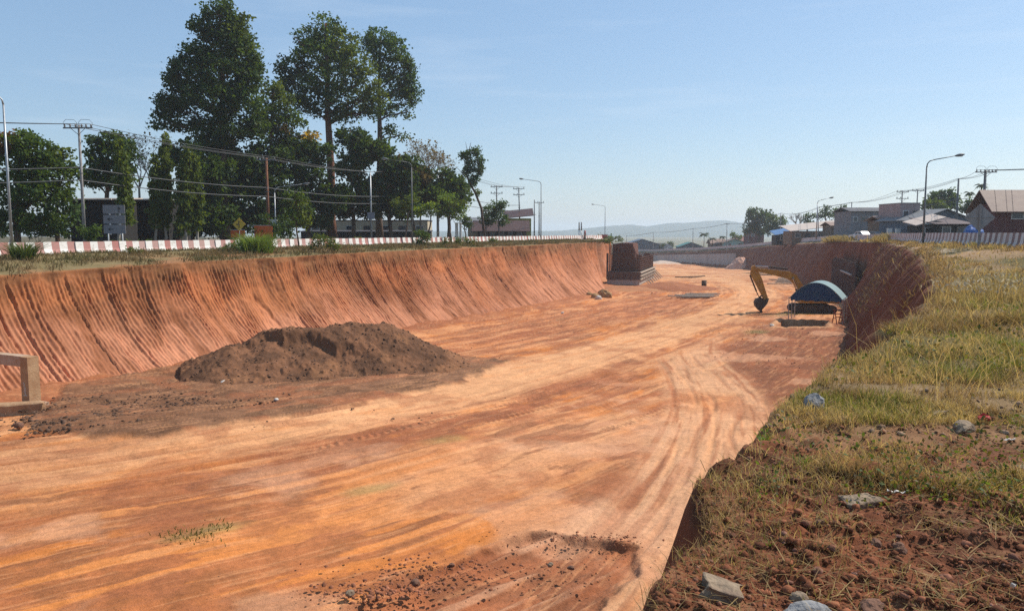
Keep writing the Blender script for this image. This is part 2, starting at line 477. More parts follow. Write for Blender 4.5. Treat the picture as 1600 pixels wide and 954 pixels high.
# side track
sidecol = mix(mix(c_sand, c_pink, st3), c_red, sstep(.52, .72, st2) * .75)
sidecol = mix(sidecol, c_orange * 1.05, blob(1105, 625, 3, 2.2, 20, .8, 35) * .5)
col = mix(col, sidecol, m2 * .85)
# wheel marks: thin dark and light lines in both tracks
for (d0, wd, stn) in ((-2.6, .16, 1), (-1.7, .2, 0), (-.3, .15, 1), (.6, .22, 0), (1.8, .2, 1), (2.7, .18, 0), (4.6, .2, 1), (6.1, .25, 1), (-4.4, .2, 1), (-5.6, .2, 0), (8.4, .25, 1), (9.6, .2, 0)):
    wob = d0 + .5 * (vnoise(L1 / 14, L1 * 0 + d0 * 3, 40) - .5) * 2
    ln = np.exp(-((D1 - wob) / wd) ** 2) * sstep(.35, .6, fbm(L1 / 5, D1 * 0 + d0, 3, 41))
    col = mix(col, (c_dark * 1.4 if stn else c_pale * 1.05), ln * .6)
    FZ = FZ - ln * .08 + .04 * np.exp(-((np.abs(D1 - wob) - 2 * wd) / wd) ** 2) * (ln > -1) * sstep(.35, .6, fbm(L1 / 5, D1 * 0 + d0, 3, 41))
for (d0, wd, stn) in ((-2.4, .14, 1), (-1.5, .16, 0), (-.6, .14, 1), (.2, .15, 0), (1.0, .14, 1), (1.9, .16, 1), (2.7, .14, 0)):
    wob = d0 + .6 * (vnoise(L2 / 7, L2 * 0 + d0 * 3, 43) - .5) * 2
    ln = np.exp(-((D2 - wob) / wd) ** 2) * sstep(.3, .55, fbm(L2 / 4, D2 * 0 + d0, 3, 44)) * m2
    col = mix(col, (c_red * .8 if stn else c_pale), ln * .5)
    FZ = FZ - ln * .05
rr2 = rr * (1 - m2) * sstep(.36, .5, fbm(L1 / 4, D1 / 1.5, 5, 98) + .12)
col = mix(col, mix(c_dark * .9, c_red * .8, sstep(.4, .75, fine)), rr2 * .85)
# cleated machine tracks: short cross bars
for (d0, l0, l1, wd) in ((4.9, 16, 38, .32), (6.9, 22, 36, .3), (9.4, 30, 46, .3), (3.3, 60, 78, .3), (12.2, 26, 40, .3)):
    msk = (np.abs(D1 - d0) < wd) * sstep(l0, l0 + 2, L1) * (1 - sstep(l1 - 2, l1, L1)) * sstep(.3, .5, vnoise(L1 / 2.5, D1 * 2, 46))
    bars = np.abs(np.mod(L1 + D1 * .4, .42) / .42 - .5) * 2
    FZ = FZ + msk * (bars - .5) * .09
    col = mix(col, c_dark * 1.6, msk * sstep(.55, .2, bars) * .45)
# brown loose strip along the bottom, in front of the near bank
q_ = None
nbd = inside([(470, 990), (540, 948), (640, 908), (740, 874), (830, 842), (915, 848), (1004, 857), (990, 905), (930, 975), (860, 1020)], .9, 27)
nb = sstep(-.08, .18, nbd)
ndir = np.array(on_z(990, 860, -7.5)) - np.array(on_z(760, 960, -7.5)); ndir = ndir / np.hypot(*ndir)
nl = FX * ndir[0] + FY * ndir[1]; nd = FX * ndir[1] - FY * ndir[0]
rut = fbm(nl / 6, nd / .42, 4, 29)
col = mix(col, mix(c_dark * 1.15, c_red * 1.05, sstep(.35, .65, fbm(FX / .7, FY / .7, 4, 28))), nb * .9)
col = mix(col, c_pink * .9, nb * sstep(.56, .66, rut) * .55)
FZ = FZ - nb * .12 + nb * (rut - .5) * .45 + .07 * np.exp(-((nbd + .05) / .16) ** 2) * fbm(FX / .5, FY / .5, 3, 95)
col = mix(col, c_dark, np.exp(-((nbd - .06) / .14) ** 2) * .6)
# brown spill around the heap
spd = inside([(25, 668), (60, 684), (150, 692), (250, 688), (330, 676), (430, 660), (540, 641), (640, 616), (720, 594), (800, 560), (720, 552), (560, 550), (300, 572), (230, 588), (170, 600), (95, 618), (62, 645)], 1.6, 36)
sp = sstep(-.15, .5, spd)
col = mix(col, mix(c_brown * .95, c_brown * 1.45, sstep(.4, .6, fine)), sp * .95)
col = mix(col, c_red * 1.1, sp * sstep(.60, .70, fbm(L1 / 5, D1 / 1.2, 4, 94)) * .35)
FZ = FZ + sp * (.12 + .16 * (fbm(FX / .9, FY / .9, 4, 51) - .3))
# weeds and stains
for (a, b, r1, r2) in ((300, 843, 1.1, .5), (345, 832, .9, .4), (1235, 490, 5, 1.6), (1180, 520, 1.5, .8), (700, 690, 1.3, .7), (580, 770, 1.0, .5)):
    col = mix(col, c_olive, blob(a, b, r1, r2, 60, .8, int(a) % 50, .6) * .5)
# foot of the cuts: fallen earth
lf = sstep(-3.4, -.4, le_v(fs, 3) - ft)
col = mix(col, mix(c_red, c_dark * 1.3, fine), lf * .8 * (1 - .8 * sp))
FZ = FZ + lf * (.25 + .5 * (fbm(fs / 1.6, ft / 1.6, 4, 52) - .4)) * sstep(5, 30, fs)
# general unevenness
FZ = FZ + (st1 - .5) * .10 * (1 - sp) + (fbm(FX / 6, FY / 6, 4, 53) - .5) * .35 + (fine - .5) * .05 + (fbm(L1 / 2.2, D1 / .4, 4, 54) - .5) * .14 * np.clip(isl + rr + rl * .6 + isl2, 0, 1)
far = sstep(120, 200, fs)
col = mix(col, mix(c_sand, c_red, sstep(.5, .7, fbm(FX / 9, FY / 4, 4, 55))), far * .7)
col = col * (.86 + .28 * fbm(FX / 14, FY / 14, 3, 56))[..., None]
hs1 = fbm(L1 / 1.6, D1 / .14, 4, 57); hs2 = fbm(L2 / 1.4, D2 / .12, 4, 58)
hs = hs1 * (1 - m2) + hs2 * m2
col = mix(col, c_dark * 1.3, sstep(.58, .74, hs) * .32 * (.35 + .65 * sstep(.4, .6, st3)))
col = mix(col, c_pale * 1.12, sstep(.42, .28, hs) * .3)
col = mix(col, c_red, sstep(.58, .70, fbm(FX / 2.2, FY / 2.2, 5, 59)) * .45)
col = mix(col, c_pink, sstep(.56, .70, fbm(FX / 3.1 + 7, FY / 3.1, 5, 93)) * .45 * sstep(4, 8, D1))
FZ = FZ + (hs - .5) * .05
# rectangular trial pit dug beside the canopy
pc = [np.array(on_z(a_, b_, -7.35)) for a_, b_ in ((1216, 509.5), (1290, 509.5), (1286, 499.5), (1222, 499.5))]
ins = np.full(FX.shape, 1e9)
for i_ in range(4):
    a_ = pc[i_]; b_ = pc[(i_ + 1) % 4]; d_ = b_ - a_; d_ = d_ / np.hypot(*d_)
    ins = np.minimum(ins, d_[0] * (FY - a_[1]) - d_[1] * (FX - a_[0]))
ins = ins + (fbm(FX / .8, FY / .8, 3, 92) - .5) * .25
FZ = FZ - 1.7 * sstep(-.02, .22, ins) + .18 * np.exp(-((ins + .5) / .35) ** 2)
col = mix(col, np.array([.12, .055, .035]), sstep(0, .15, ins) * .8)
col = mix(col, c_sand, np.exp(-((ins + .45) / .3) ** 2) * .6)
MT['pit'] = soil_mat('pit_soil', (.9, 5, 22), .9, .08, .42)
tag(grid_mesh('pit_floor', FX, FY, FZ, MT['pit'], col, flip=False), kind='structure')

def pit_z(x, y):
    s_, t_ = st(x, y)
    return float(floor_z(s_, t_))

# ---------------------------------------------------------------- left cut and verge
ls = np.r_[np.arange(14, 70, .052), np.arange(70, 110, .065), np.arange(110, 150, .1), np.arange(150, 178, .5)]
v = np.linspace(0, 1, 72)
sG, vG = np.meshgrid(ls, v, indexing='ij')
tE = le_v(sG, 1); zE = le_v(sG, 2); tF = le_v(sG, 3); zF = floor_z(sG, tF) - .5
tE = tE + (fbm(sG / 4, sG * 0, 4, 60) - .5) * 1.6
prof = .10 * vG + .90 * vG ** 1.75
T = tE + (tF - tE) * prof
Z = zE + (zF - zE) * vG
lip = (1 - sstep(0, .09, vG))
Z = Z - .0 * lip
ph = sG - .8 * vG ** 1.6 + .45 * (fbm(sG / 3.0, vG * 1.5, 3, 61) - .5) * 2 + .12 * (fbm(sG / .7, vG * 4, 3, 62) - .5)
lam = .30
saw = np.abs(np.mod(ph / lam, 1) - .5) * 2
tooth_h = vnoise(np.floor(ph / lam) * 1.7, vG * 3.2, 63)
passn = vnoise(np.floor(ph / 1.32) * 2.37, sG * 0, 78); slump = sstep(.36, .52, fbm(ph / 4.5, vG * 2.2, 4, 79))
groove = (.35 + .65 * slump) * (.6 + .8 * passn) * (saw ** 1.2 - .4) * (.05 + .20 * tooth_h ** 1.3) * sstep(0.02, .14, vG)
bite = (fbm(ph / 2.3, vG * 1.2, 3, 64) - .5) * .32 + (passn - .5) * .16 + (fbm(sG / 2.4, vG * 5, 4, 99) - .5) * .5 * (1 - slump)
deep = -np.clip(.5 - np.abs(np.mod(ph / 5.3 + .5 * vnoise(sG / 9, vG, 66), 1) - .5) * 9, 0, .5) * .28 * sstep(.4, .6, vnoise(sG / 5.3, vG * 1.5, 65))
rough = (fbm(sG / .35, vG * 22, 4, 67) - .5) * .20
disp = (groove + bite + deep + rough) * sstep(0, .06, vG)
T = T + disp * .85; Z = Z + disp * .45
# the verge: from the lip up to the barriers and on to the road
q = np.linspace(0, 1, 34)[:-1]
tB = -58.0
sV, qV = np.meshgrid(ls, q, indexing='ij')
tE2 = T[:, :1]; zE2 = Z[:, :1]
TV = tB + (tE2 - tB) * qV
ZV = 0.02 + (zE2 - .02) * (.35 * qV + .65 * qV ** 2) + (fbm(sV / 3.2, TV / 3.2, 4, 68) - .45) * .5 * np.sin(qV * math.pi) + (fbm(sV / .6, TV / .6, 3, 69) - .5) * .12 * qV
c_w1 = np.array([.43, .150, .058]); c_w2 = np.array([.47, .20, .108]); c_w3 = np.array([.23, .080, .032]); c_top = np.array([.17, .10, .045])
wn = fbm(sG / 9, vG * 2, 4, 70)
wc = mix(mix(c_w3, c_w1, sstep(.3, .6, wn)), c_w2, sstep(.25, .9, vG + (fbm(sG / 5, vG * 3, 4, 71) - .5) * .9))
wc = mix(wc, c_w2 * 1.1, sstep(60, 130, sG) * .25)
wc = mix(wc, c_w3 * .9, sstep(.5, .75, fbm(ph / .8, vG * 3, 4, 72)) * .7)
wc = mix(wc, mix(c_top, c_w3, .4), (1 - sstep(.0, .25, vG + (fbm(sG / 2, vG * 8, 4, 73) - .5) * .35)) * .8)
wc = mix(wc, mix(c_top, c_w3, fbm(sG / .5, vG * 9, 4, 76)), (1 - sstep(.12, .5, vG + (fbm(sG / 6, vG * 3, 4, 77) - .5) * 1.1)) * .28 * (1 - sstep(60, 90, sG)))
wc = wc * (.75 + .4 * tooth_h)[..., None]
vc = mix(np.array([.24, .17, .085]), np.array([.15, .12, .05]), fbm(sV / 2.5, TV / 2.5, 4, 74))
vc = mix(vc, np.array([.27, .13, .06]), sstep(.55, .7, fbm(sV / 4, TV / 4, 4, 75)) * sstep(.3, .8, qV))
TT = np.concatenate([TV, T], 1); ZZ = np.concatenate([ZV, Z], 1); CC = np.concatenate([vc, wc], 1)
SS = np.repeat(ls[:, None], TT.shape[1], 1)
XX, YY = xy(SS, TT)
MT['wall_soil'] = soil_mat('cut_soil', (.8, 6, 26), .6, .06, .3)
tag(grid_mesh('earth_terrain', XX, YY, ZZ, MT['wall_soil'], CC, flip=True), kind='structure')
def verge_z(s_, t_):
    zE_ = float(le_v(s_, 2)); tE_ = float(le_v(s_, 1)); qq = min(1, max(0, (t_ + 58.0) / (tE_ + 58.0)))
    return .02 + (zE_ - .02) * (.35 * qq + .65 * qq ** 2)

# ---------------------------------------------------------------- left plateau and its road
def sheet(name, s0, s1, t0, t1, z, m, n=(2, 2)):
    a, b = np.meshgrid(np.linspace(s0, s1, n[0]), np.linspace(t0, t1, n[1]), indexing='ij')
    X_, Y_ = xy(a, b)
    return tag(grid_mesh(name, X_, Y_, np.full_like(X_, z), m, smooth=False), kind='structure')
MT['dry_ground'] = mat('dry_ground', (.12, .09, .05), (.07, .065, .03), .5, .95, .3)
MT['asphalt'] = mat('asphalt', (.055, .052, .05), (.075, .07, .065), 1.2, .9, .2)
sheet('left_ground', -60, 177, -420, -57.9, 0.0, MT['dry_ground'])
sheet('left_ground', 177, 245, -420, -72, -1.55, MT['dry_ground'])
sheet('left_road', -60, 176, -66.2, -59.4, 0.02, MT['asphalt'])
sheet('road_marking', -60, 176, -62.9, -62.78, 0.026, MT['white'])

# ---------------------------------------------------------------- right bank (near ground, its face, the shaded cut beyond)
bs = np.r_[np.linspace(-9, 1.4, 30), np.geomspace(1.6, 60, 560), np.arange(60.3, 130, .3), np.arange(130, 420, .9)]
fv = np.linspace(1, 0, 46)[:-1]                    # foot -> edge
wv = np.linspace(0, 1, 230)                        # edge -> barrier
bG, fG = np.meshgrid(bs, fv, indexing='ij')
eT = re_v(bs, 1) + (fbm(bs / 1.2, bs * 0, 4, 80) - .5) * np.interp(bs, [2, 7, 15, 60, 420], [.16, .30, 1.1, 1.2, 1.2]) + (fbm(bs / .28, bs * 0 + 2, 3, 114) - .5) * .16 - .07 * np.exp(-((bs - 5.3) / .4) ** 2) + .06 * np.exp(-((bs - 4.5) / .35) ** 2)
eZ = re_v(bs, 2); run = re_v(bs, 3)
width = np.minimum(rb_t(bs) + 1.2 - eT, np.where(bs < 1.5, 6.0, 1.4 + .42 * bs))
# face
wf = np.interp(bs, [2, 9, 16], [.03, .12, .42])[:, None]
fT = eT[:, None] - run[:, None] * (wf * fG ** .6 + (1 - wf) * fG ** (1.55 - 1.2 * wf))
zFt = floor_z(bG, fT) - .4
fZ = eZ[:, None] + (zFt - eZ[:, None]) * fG
fd = (fbm(bG / 1.8, fG * 4, 5, 81) - .5) * 1.3 * np.sin(np.clip(fG, 0, 1) * math.pi) ** .5 + (fbm(bG / .3, fG * 16, 4, 82) - .5) * .2 * sstep(0, .06, fG)
fd *= np.clip(run[:, None] / 4, .3, 1)
fT = fT + fd * .8; fZ = fZ + fd * .3
# top
tG = eT[:, None] + width[:, None] * wv[None] ** 1.15
sT = np.repeat(bs[:, None], len(wv), 1)
zb = rb_z(bs)[:, None]
rise = sstep(0, 1, np.clip((tG - eT[:, None]) / np.maximum(rb_t(bs)[:, None] - eT[:, None], .5), 0, 1))
tZ = eZ[:, None] + (zb - eZ[:, None]) * rise * sstep(10, 55, sT)
amp = np.interp(sT, [2, 20, 60], [.10, .22, .30]) * (1 - sstep(.85, 1, rise))
near_damp = sstep(0, .15, (tG - eT[:, None]) / (.4 + .02 * sT))
lumps = (fbm(sT / 1.1, tG / 1.1, 5, 83) - .5) * amp * near_damp
clod = (np.clip(fbm(sT / .22, tG / .22, 3, 84) - .5, 0, 1)) * .22 * (1 - sstep(6, 12, sT))
tZ = tZ + lumps + clod + (fbm(sT / .07, tG / .07, 3, 85) - .5) * .03 * (1 - sstep(5, 12, sT))
tZ -= .05 * (1 - near_damp)
c_b1 = np.array([.20, .068, .030]); c_b2 = np.array([.105, .040, .020]); c_b3 = np.array([.27, .13, .066]); c_straw = np.array([.27, .20, .10]); c_gr = np.array([.10, .10, .035])
nn = fbm(sT / .9, tG / .9, 5, 86); n2 = fbm(sT / .18, tG / .18, 4, 87); n3 = fbm(sT / 5, tG / 3, 4, 88)
bc = mix(mix(c_b2, c_b1, sstep(.3, .65, nn)), c_b3, sstep(.58, .74, n2) * .6)
grassy = sstep(6.2, 9.5, sT + (nn - .5) * 4)
bc = mix(bc, mix(c_gr, c_straw * .8, sstep(.4, .62, n3)), grassy * .75)
bare = sstep(.52, .64, n3) * sstep(38, 60, sT)
bc = mix(bc, np.array([.36, .22, .12]), bare * .8)
bc = mix(bc, np.array([.40, .33, .25]), sstep(.6, .7, fbm(sT / 7, tG / 1.5, 4, 90)) * sstep(50, 70, sT) * .7)
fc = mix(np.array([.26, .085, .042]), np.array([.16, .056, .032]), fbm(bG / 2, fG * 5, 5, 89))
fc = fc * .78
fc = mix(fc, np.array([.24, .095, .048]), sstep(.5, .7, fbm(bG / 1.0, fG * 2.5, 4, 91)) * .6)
TT = np.concatenate([fT, tG], 1); ZZ = np.concatenate([fZ, tZ], 1); CC = np.concatenate([fc, bc], 1)
SS = np.repeat(bs[:, None], TT.shape[1], 1)
XX, YY = xy(SS, TT)
MT['bank_soil'] = soil_mat('bank_soil', (3, 22, 90), .8, .03, .45)
tag(grid_mesh('bank_terrain', XX, YY, ZZ, MT['bank_soil'], CC, flip=True), kind='structure')
# height lookup on the bank top, for things that stand on it
def bank_z(x, y):
    s_, t_ = st(x, y)
    i = int(np.clip(np.searchsorted(bs, s_), 0, len(bs) - 1))
    j = int(np.argmin(np.abs(tG[i] - t_)))
    return float(tZ[i, j])
def bank_z_np(x, y):
    s_, t_ = st(x, y)
    i = np.clip(np.searchsorted(bs, s_), 0, len(bs) - 1)
    wq = np.clip((t_ - eT[i]) / width[i], 0, 1) ** (1 / 1.15)
    j = np.clip((wq * (len(wv) - 1)).round().astype(int), 0, len(wv) - 1)
    return tZ[i, j], t_ - eT[i]

# ---------------------------------------------------------------- ground and road behind the right barriers
rs = np.arange(12, 428, 3.0)
bt = rb_t(rs); bzz = rb_z(rs)
bx, by = xy(rs, bt)
tx = np.gradient(bx); ty = np.gradient(by); ln = np.hypot(tx, ty); nx_ = ty / ln; ny_ = -tx / ln
def strip(name, o0, o1, dz, m, n=3):
    o = np.linspace(o0, o1, n)
    X_ = bx[:, None] + nx_[:, None] * o; Y_ = by[:, None] + ny_[:, None] * o
    return tag(grid_mesh(name, X_, Y_, np.repeat(bzz[:, None] + dz, n, 1), m, flip=True), kind='structure')
strip('right_ground', .6, 70, -.02, MT['dry_ground'], 12)
strip('right_road', 1.0, 9.0, .01, MT['asphalt'])
def off(s_, o):
    """a point o metres to the right of the right barrier row at s_"""
    i = float(np.interp(s_, rs, np.arange(len(rs))))
    f = lambda a: float(np.interp(i, np.arange(len(rs)), a))
    return f(bx) + f(nx_) * o, f(by) + f(ny_) * o, f(bzz)

# ---------------------------------------------------------------- haze
hz = MB(); hz.box((0, 3200, 22), (16000, 7400, 80))
MT['haze'] = bpy.data.materials.new('haze'); MT['haze'].use_nodes = True
hn = MT['haze'].node_tree
for n_ in list(hn.nodes):
    if n_.type != 'OUTPUT_MATERIAL': hn.nodes.remove(n_)
pv = hn.nodes.new('ShaderNodeVolumePrincipled')
pv.inputs['Color'].default_value = (.80, .90, 1.0, 1); pv.inputs['Density'].default_value = .00026; pv.inputs['Anisotropy'].default_value = .3
hn.links.new(pv.outputs[0], [n_ for n_ in hn.nodes if n_.type == 'OUTPUT_MATERIAL'][0].inputs['Volume'])
tag(hz.build('haze', MT['haze']), kind='stuff')
# ================================================================ barriers
def barrier_mat(name, white, red, grime):
    m = bpy.data.materials.new(name); m.use_nodes = True
    n = m.node_tree.nodes; l = m.node_tree.links
    p = n['Principled BSDF']; p.inputs['Roughness'].default_value = .85
    tc = n.new('ShaderNodeTexCoord'); sx = n.new('ShaderNodeSeparateXYZ'); l.new(tc.outputs['Object'], sx.inputs[0])
    oi = n.new('ShaderNodeObjectInfo')
    gt = n.new('ShaderNodeMath'); gt.operation = 'GREATER_THAN'; gt.inputs[1].default_value = 0.02; l.new(sx.outputs['X'], gt.inputs[0])
    ad = n.new('ShaderNodeVectorMath'); ad.operation = 'ADD'; l.new(tc.outputs['Object'], ad.inputs[0])
    rs_ = n.new('ShaderNodeVectorMath'); rs_.operation = 'SCALE'; rs_.inputs[0].default_value = (37, 11, 53); l.new(oi.outputs['Random'], rs_.inputs['Scale']); l.new(rs_.outputs[0], ad.inputs[1])
    nz = n.new('ShaderNodeTexNoise'); nz.inputs['Scale'].default_value = 3.2; nz.inputs['Detail'].default_value = 7; nz.inputs['Roughness'].default_value = .7; l.new(ad.outputs[0], nz.inputs[0])
    # how faded the red of this unit is
    fd = n.new('ShaderNodeMapRange'); fd.inputs['To Min'].default_value = .15; fd.inputs['To Max'].default_value = .75; l.new(oi.outputs['Random'], fd.inputs['Value'])
    mf = n.new('ShaderNodeMix'); mf.data_type = 'RGBA'; mf.inputs['A'].default_value = (*red, 1); mf.inputs['B'].default_value = (.48, .36, .31, 1); l.new(fd.outputs[0], mf.inputs['Factor'])
    mx = n.new('ShaderNodeMix'); mx.data_type = 'RGBA'; mx.inputs['A'].default_value = (*white, 1); l.new(gt.outputs[0], mx.inputs['Factor']); l.new(mf.outputs['Result'], mx.inputs['B'])
    rp = n.new('ShaderNodeValToRGB'); rp.color_ramp.elements[0].position = .54; rp.color_ramp.elements[1].position = .66; l.new(nz.outputs['Fac'], rp.inputs[0])
    sc = n.new('ShaderNodeMath'); sc.operation = 'MULTIPLY'; sc.inputs[1].default_value = .6; l.new(rp.outputs[0], sc.inputs[0])
    m2_ = n.new('ShaderNodeMix'); m2_.data_type = 'RGBA'; l.new(mx.outputs['Result'], m2_.inputs['A']); m2_.inputs['B'].default_value = (*grime, 1); l.new(sc.outputs[0], m2_.inputs['Factor'])
    l.new(m2_.outputs['Result'], p.inputs['Base Color'])
    return m
MT['barrier_left'] = barrier_mat('barrier_paint', (.74, .70, .64), (.40, .12, .10), (.30, .22, .16))
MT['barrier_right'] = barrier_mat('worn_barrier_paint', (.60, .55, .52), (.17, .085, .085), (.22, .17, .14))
JP = [(-.30, 0), (-.30, .09), (-.17, .38), (-.10, .97), (.10, .97), (.17, .38), (.30, .09), (.30, 0)]
def barrier_mesh(name, m, L=1.30):
    b = MB(); b.prism(JP, 'x', -L / 2, L / 2)
    b.add([(-.2, -.19, .42), (-.2, -.19, .48), (-.14, -.19, .48), (-.14, -.19, .42)], [])
    return b.build(name, m)
STEP = 1.335
proto = barrier_mesh('road_barrier', MT['barrier_left'])
GL = 'barriers along the left road'
tag(proto, 'red and white painted concrete barrier in the long row in front of the trees', 'barrier', GL)
sL = np.arange(34.2, 176, STEP)
az = math.pi / 2 - R(25)
for i, s_ in enumerate(sL):
    o = proto if i == 0 else proto.copy()
    if i: COL.objects.link(o)
    x_, y_ = xy(s_, -58.5 + .04 * math.sin(i * 2.3))
    o.location = (x_, y_, -.02 + .015 * math.sin(i * 1.7)); o.rotation_euler = (R(.6) * math.sin(i * 3.1), 0, az + R(.8) * math.sin(i * 5.3))
proto2 = barrier_mesh('road_barrier', MT['barrier_right'])
GR = 'barriers along the right road'
tag(proto2, 'grey shaded concrete barrier with worn paint in the curving row along the right road', 'barrier', GR)
# walk the right row at equal steps
cx, cy = xy(RB[:, 0], RB[:, 1]); cl = np.r_[0, np.cumsum(np.hypot(np.diff(cx), np.diff(cy)))]
rest = MB(); k = 0
for d_ in np.arange(33, cl[-1] - 12, STEP):
    x_ = float(np.interp(d_, cl, cx)); y_ = float(np.interp(d_, cl, cy)); z_ = float(np.interp(d_, cl, RB[:, 2]))
    x2 = float(np.interp(d_ + .5, cl, cx)); y2 = float(np.interp(d_ + .5, cl, cy))
    a_ = math.atan2(y2 - y_, x2 - x_)
    if k < 190:
        o = proto2 if k == 0 else proto2.copy()
        if k: COL.objects.link(o)
        o.location = (x_, y_, z_ - .03); o.rotation_euler = (0, 0, a_ + R(.8) * math.sin(k * 4.1))
    else:
        M_ = Matrix.Translation((x_, y_, z_ - .03)) @ Matrix.Rotation(a_, 4, 'Z')
        for half in (0, 1):
            b0, b1 = (-.65, 0) if half == 0 else (0, .65)
            V = [M_ @ Vector((q_, p[0], p[1])) for q_ in (b0, b1) for p in JP]
            rest.add(V, [tuple(range(8))[::-1], tuple(range(8, 16))] + [(j, (j + 1) % 8, 8 + (j + 1) % 8, 8 + j) for j in range(8)], half)
    k += 1
MT['far_white'] = mat('worn_white', (.56, .50, .46), (.48, .43, .39), 1, .85)
MT['far_red'] = mat('worn_red', (.36, .22, .20), (.30, .17, .16), 1, .85)
tag(rest.build('far_barriers', [MT['far_white'], MT['far_red']]), 'far end of the barrier row where the right road curves downhill', 'barriers', GR, 'stuff')

# ================================================================ street lamps
def street_lamp(label, x, y, z, h, arm, ang, m=None, extra=None):
    """ang: direction of the arm in the ground plane"""
    m = m or MT['galv']
    t = thing('street_lamp', label, 'street lamp', (x, y, z), ang, 'street lamps')
    p = MB(); p.tube([(0, 0, 0), (0, 0, h - .7)], [.11, .065], 10)
    p.tube([(0, 0, h - .7), (.06, 0, h - .35), (.25, 0, h - .12), (.6, 0, h)], [.065, .055, .05, .048], 8)
    p.box((0, 0, .015), (.4, .4, .03)); p.box((.12, 0, 1.0), (.06, .14, .4))
    p.build('pole', m, t, True)
    a = MB(); a.tube([(.58, 0, h - .004), (arm, 0, h + .38)], [.046, .035], 8); a.build('arm', m, t, True)
    hd = MB(); dv = Vector((arm - .58, 0, .38)).normalized()
    c0 = Vector((arm, 0, h + .38))
    hd.tube([c0 - dv * .1, c0 + dv * .06, c0 + dv * .3, c0 + dv * .62, c0 + dv * .82], [.05, .10, .15, .13, .05], 10)
    hd.build('lamp_head', MT['lamp_dark'], t, True)
    ln_ = MB(); ln_.ball(c0 + dv * .45 + Vector((0, 0, -.09)), (.24, .11, .08)); ln_.build('lens', MT['white'], t, True)
    return t
def on_left_row(px):
    u = (px - 800) / F_PX
    # t = -57.6 on the ray
    Y = -57.4 / (u * NX[0] + NX[1])
    return u * Y, Y
LA = math.pi - R(25) + R(0)     # arms reach over the left road, square to it
x_, y_ = on_left_row(21); street_lamp('tall grey street lamp at the left edge beside the first barriers', x_, y_, -.1, 11.7, 3.4, math.pi - R(-25))
x_, y_ = on_left_row(645); street_lamp('dark slender street lamp standing among the bare trees behind a green shrub', x_, y_, -.1, 11.3, 3.2, math.pi - R(-5), MT['lamp_dark'])
x_, y_ = on_left_row(845); street_lamp('street lamp beside the crossarm power poles near the olive house', x_, y_, -.1, 11.4, 3.4, math.pi - R(-5), MT['lamp_dark'])
x_, y_ = on_y(945, 380, 235)[0], 235
lamp_s = street_lamp('far street lamp with a red board at its foot above the end of the cut', x_, y_, -1.6, 11.2, 3.4, math.pi, MT['lamp_dark'])
# white lamp on the other side of the left road
x_, y_ = on_y(431, 372, 97)[0], 97
street_lamp('pale street lamp with a white control box in front of the dark trees', x_, y_, 0, 7.3, 3.6, 0, MT['galv'])
bx_ = MB(); bx_.box((x_ - .1, y_ - .25, 2.6), (.8, .35, 1.25)); bx_.box((x_ - .1, y_ - .25, 3.25), (.9, .45, .06)); bx_.box((x_ - .1, y_ - .435, 2.6), (.7, .02, 1.1))
tag(bx_.build('control_box', MT['white']), 'white electrical control box mounted on the pale lamp post', 'control box')
# right-hand lamps, arms to the right over the right road
X_ = on_y(1442, 380, 73.5)[0]; street_lamp('nearest street lamp on the right, arm reaching right over the road', X_, 73.5, .5, 8.0, 2.7, R(0), MT['lamp_dark'])
X_ = on_y(1275, 380, 150)[0]; street_lamp('smaller street lamp farther along the right road in front of the low shed', X_, 150, .25, 7.6, 2.3, R(0), MT['galv'])
# red board at the foot of the far lamp
t = thing('red_board', 'small red sign board on the far lamp post above the end of the cut', 'sign', (on_y(943.5, 370, 234.6)[0], 234.6, -1.6))
b = MB(); b.box((0, 0, 1.9), (2.3, .06, 1.15)); b.build('panel', MT['red_paint'], t)
b = MB(); b.box((-.9, .06, 1.0), (.07, .05, 2.2)); b.build('post', MT['galv'], t); b = MB(); b.box((.9, .06, 1.0), (.07, .05, 2.2)); b.build('post', MT['galv'], t)

# ================================================================ power poles and wires
def power_pole(label, x, y, z, h, kind='cross', rz=0.0, group='power poles', m=None, lean=0.0, r=.14):
    t = thing('power_pole', label, 'power pole', (x, y, z), rz, group)
    t.rotation_euler = (0, lean, rz)
    m = m or MT['pole_concrete']
    p = MB(); p.tube([(0, 0, -.2), (0, 0, h)], [r * 1.15, r * .75], 8); p.build('pole', m, t, True)
    if kind in ('cross', 'double', 'loops'):
        for zz in ((h - .25,) if kind != 'double' else (h - .25, h - 1.5)):
            a = MB(); L = 2.4 if kind != 'loops' else 2.7
            a.box((0, -.16, zz), (L, .1, .12)); a.tube([(-.7, -.16, zz), (0, -.13, zz - .6)], .025, 5); a.tube([(.7, -.16, zz), (0, -.13, zz - .6)], .025, 5)
            a.build('crossarm', MT['lamp_dark'], t)
            for q_ in ((-1.05, -.35, 1.05) if kind != 'loops' else (-1.2, -.7, -.2, .35, .75, 1.2)):
                i_ = MB(); i_.tube([(q_, -.16, zz + .06), (q_, -.16, zz + .34)], [.05, .06], 7); i_.tube([(q_, -.16, zz + .12), (q_, -.16, zz + .15)], [.10, .10], 7); i_.tube([(q_, -.16, zz + .22), (q_, -.16, zz + .25)], [.10, .10], 7)
                i_.build('insulator', MT['pole_concrete'], t, True)
        if kind == 'loops':
            for q_ in (-1.3, .1):
                lp = MB(); lp.tube([(q_ + .1, -.2, h - .2), (q_, -.2, h + .25), (q_ + .25, -.2, h + .5), (q_ + 1.0, -.2, h + .48), (q_ + 1.25, -.2, h + .2), (q_ + 1.2, -.2, h - .2)], .018, 5); lp.build('jumper_wire', MT['wire'], t)
    b = MB(); b.box((0, -.16, h * .62), (.9 if kind == 'side' else .5, .08, .08)); b.box((.05, -.2, h * .66), (.1, .12, .3)); b.build('bracket', MT['lamp_dark'], t)
    return t
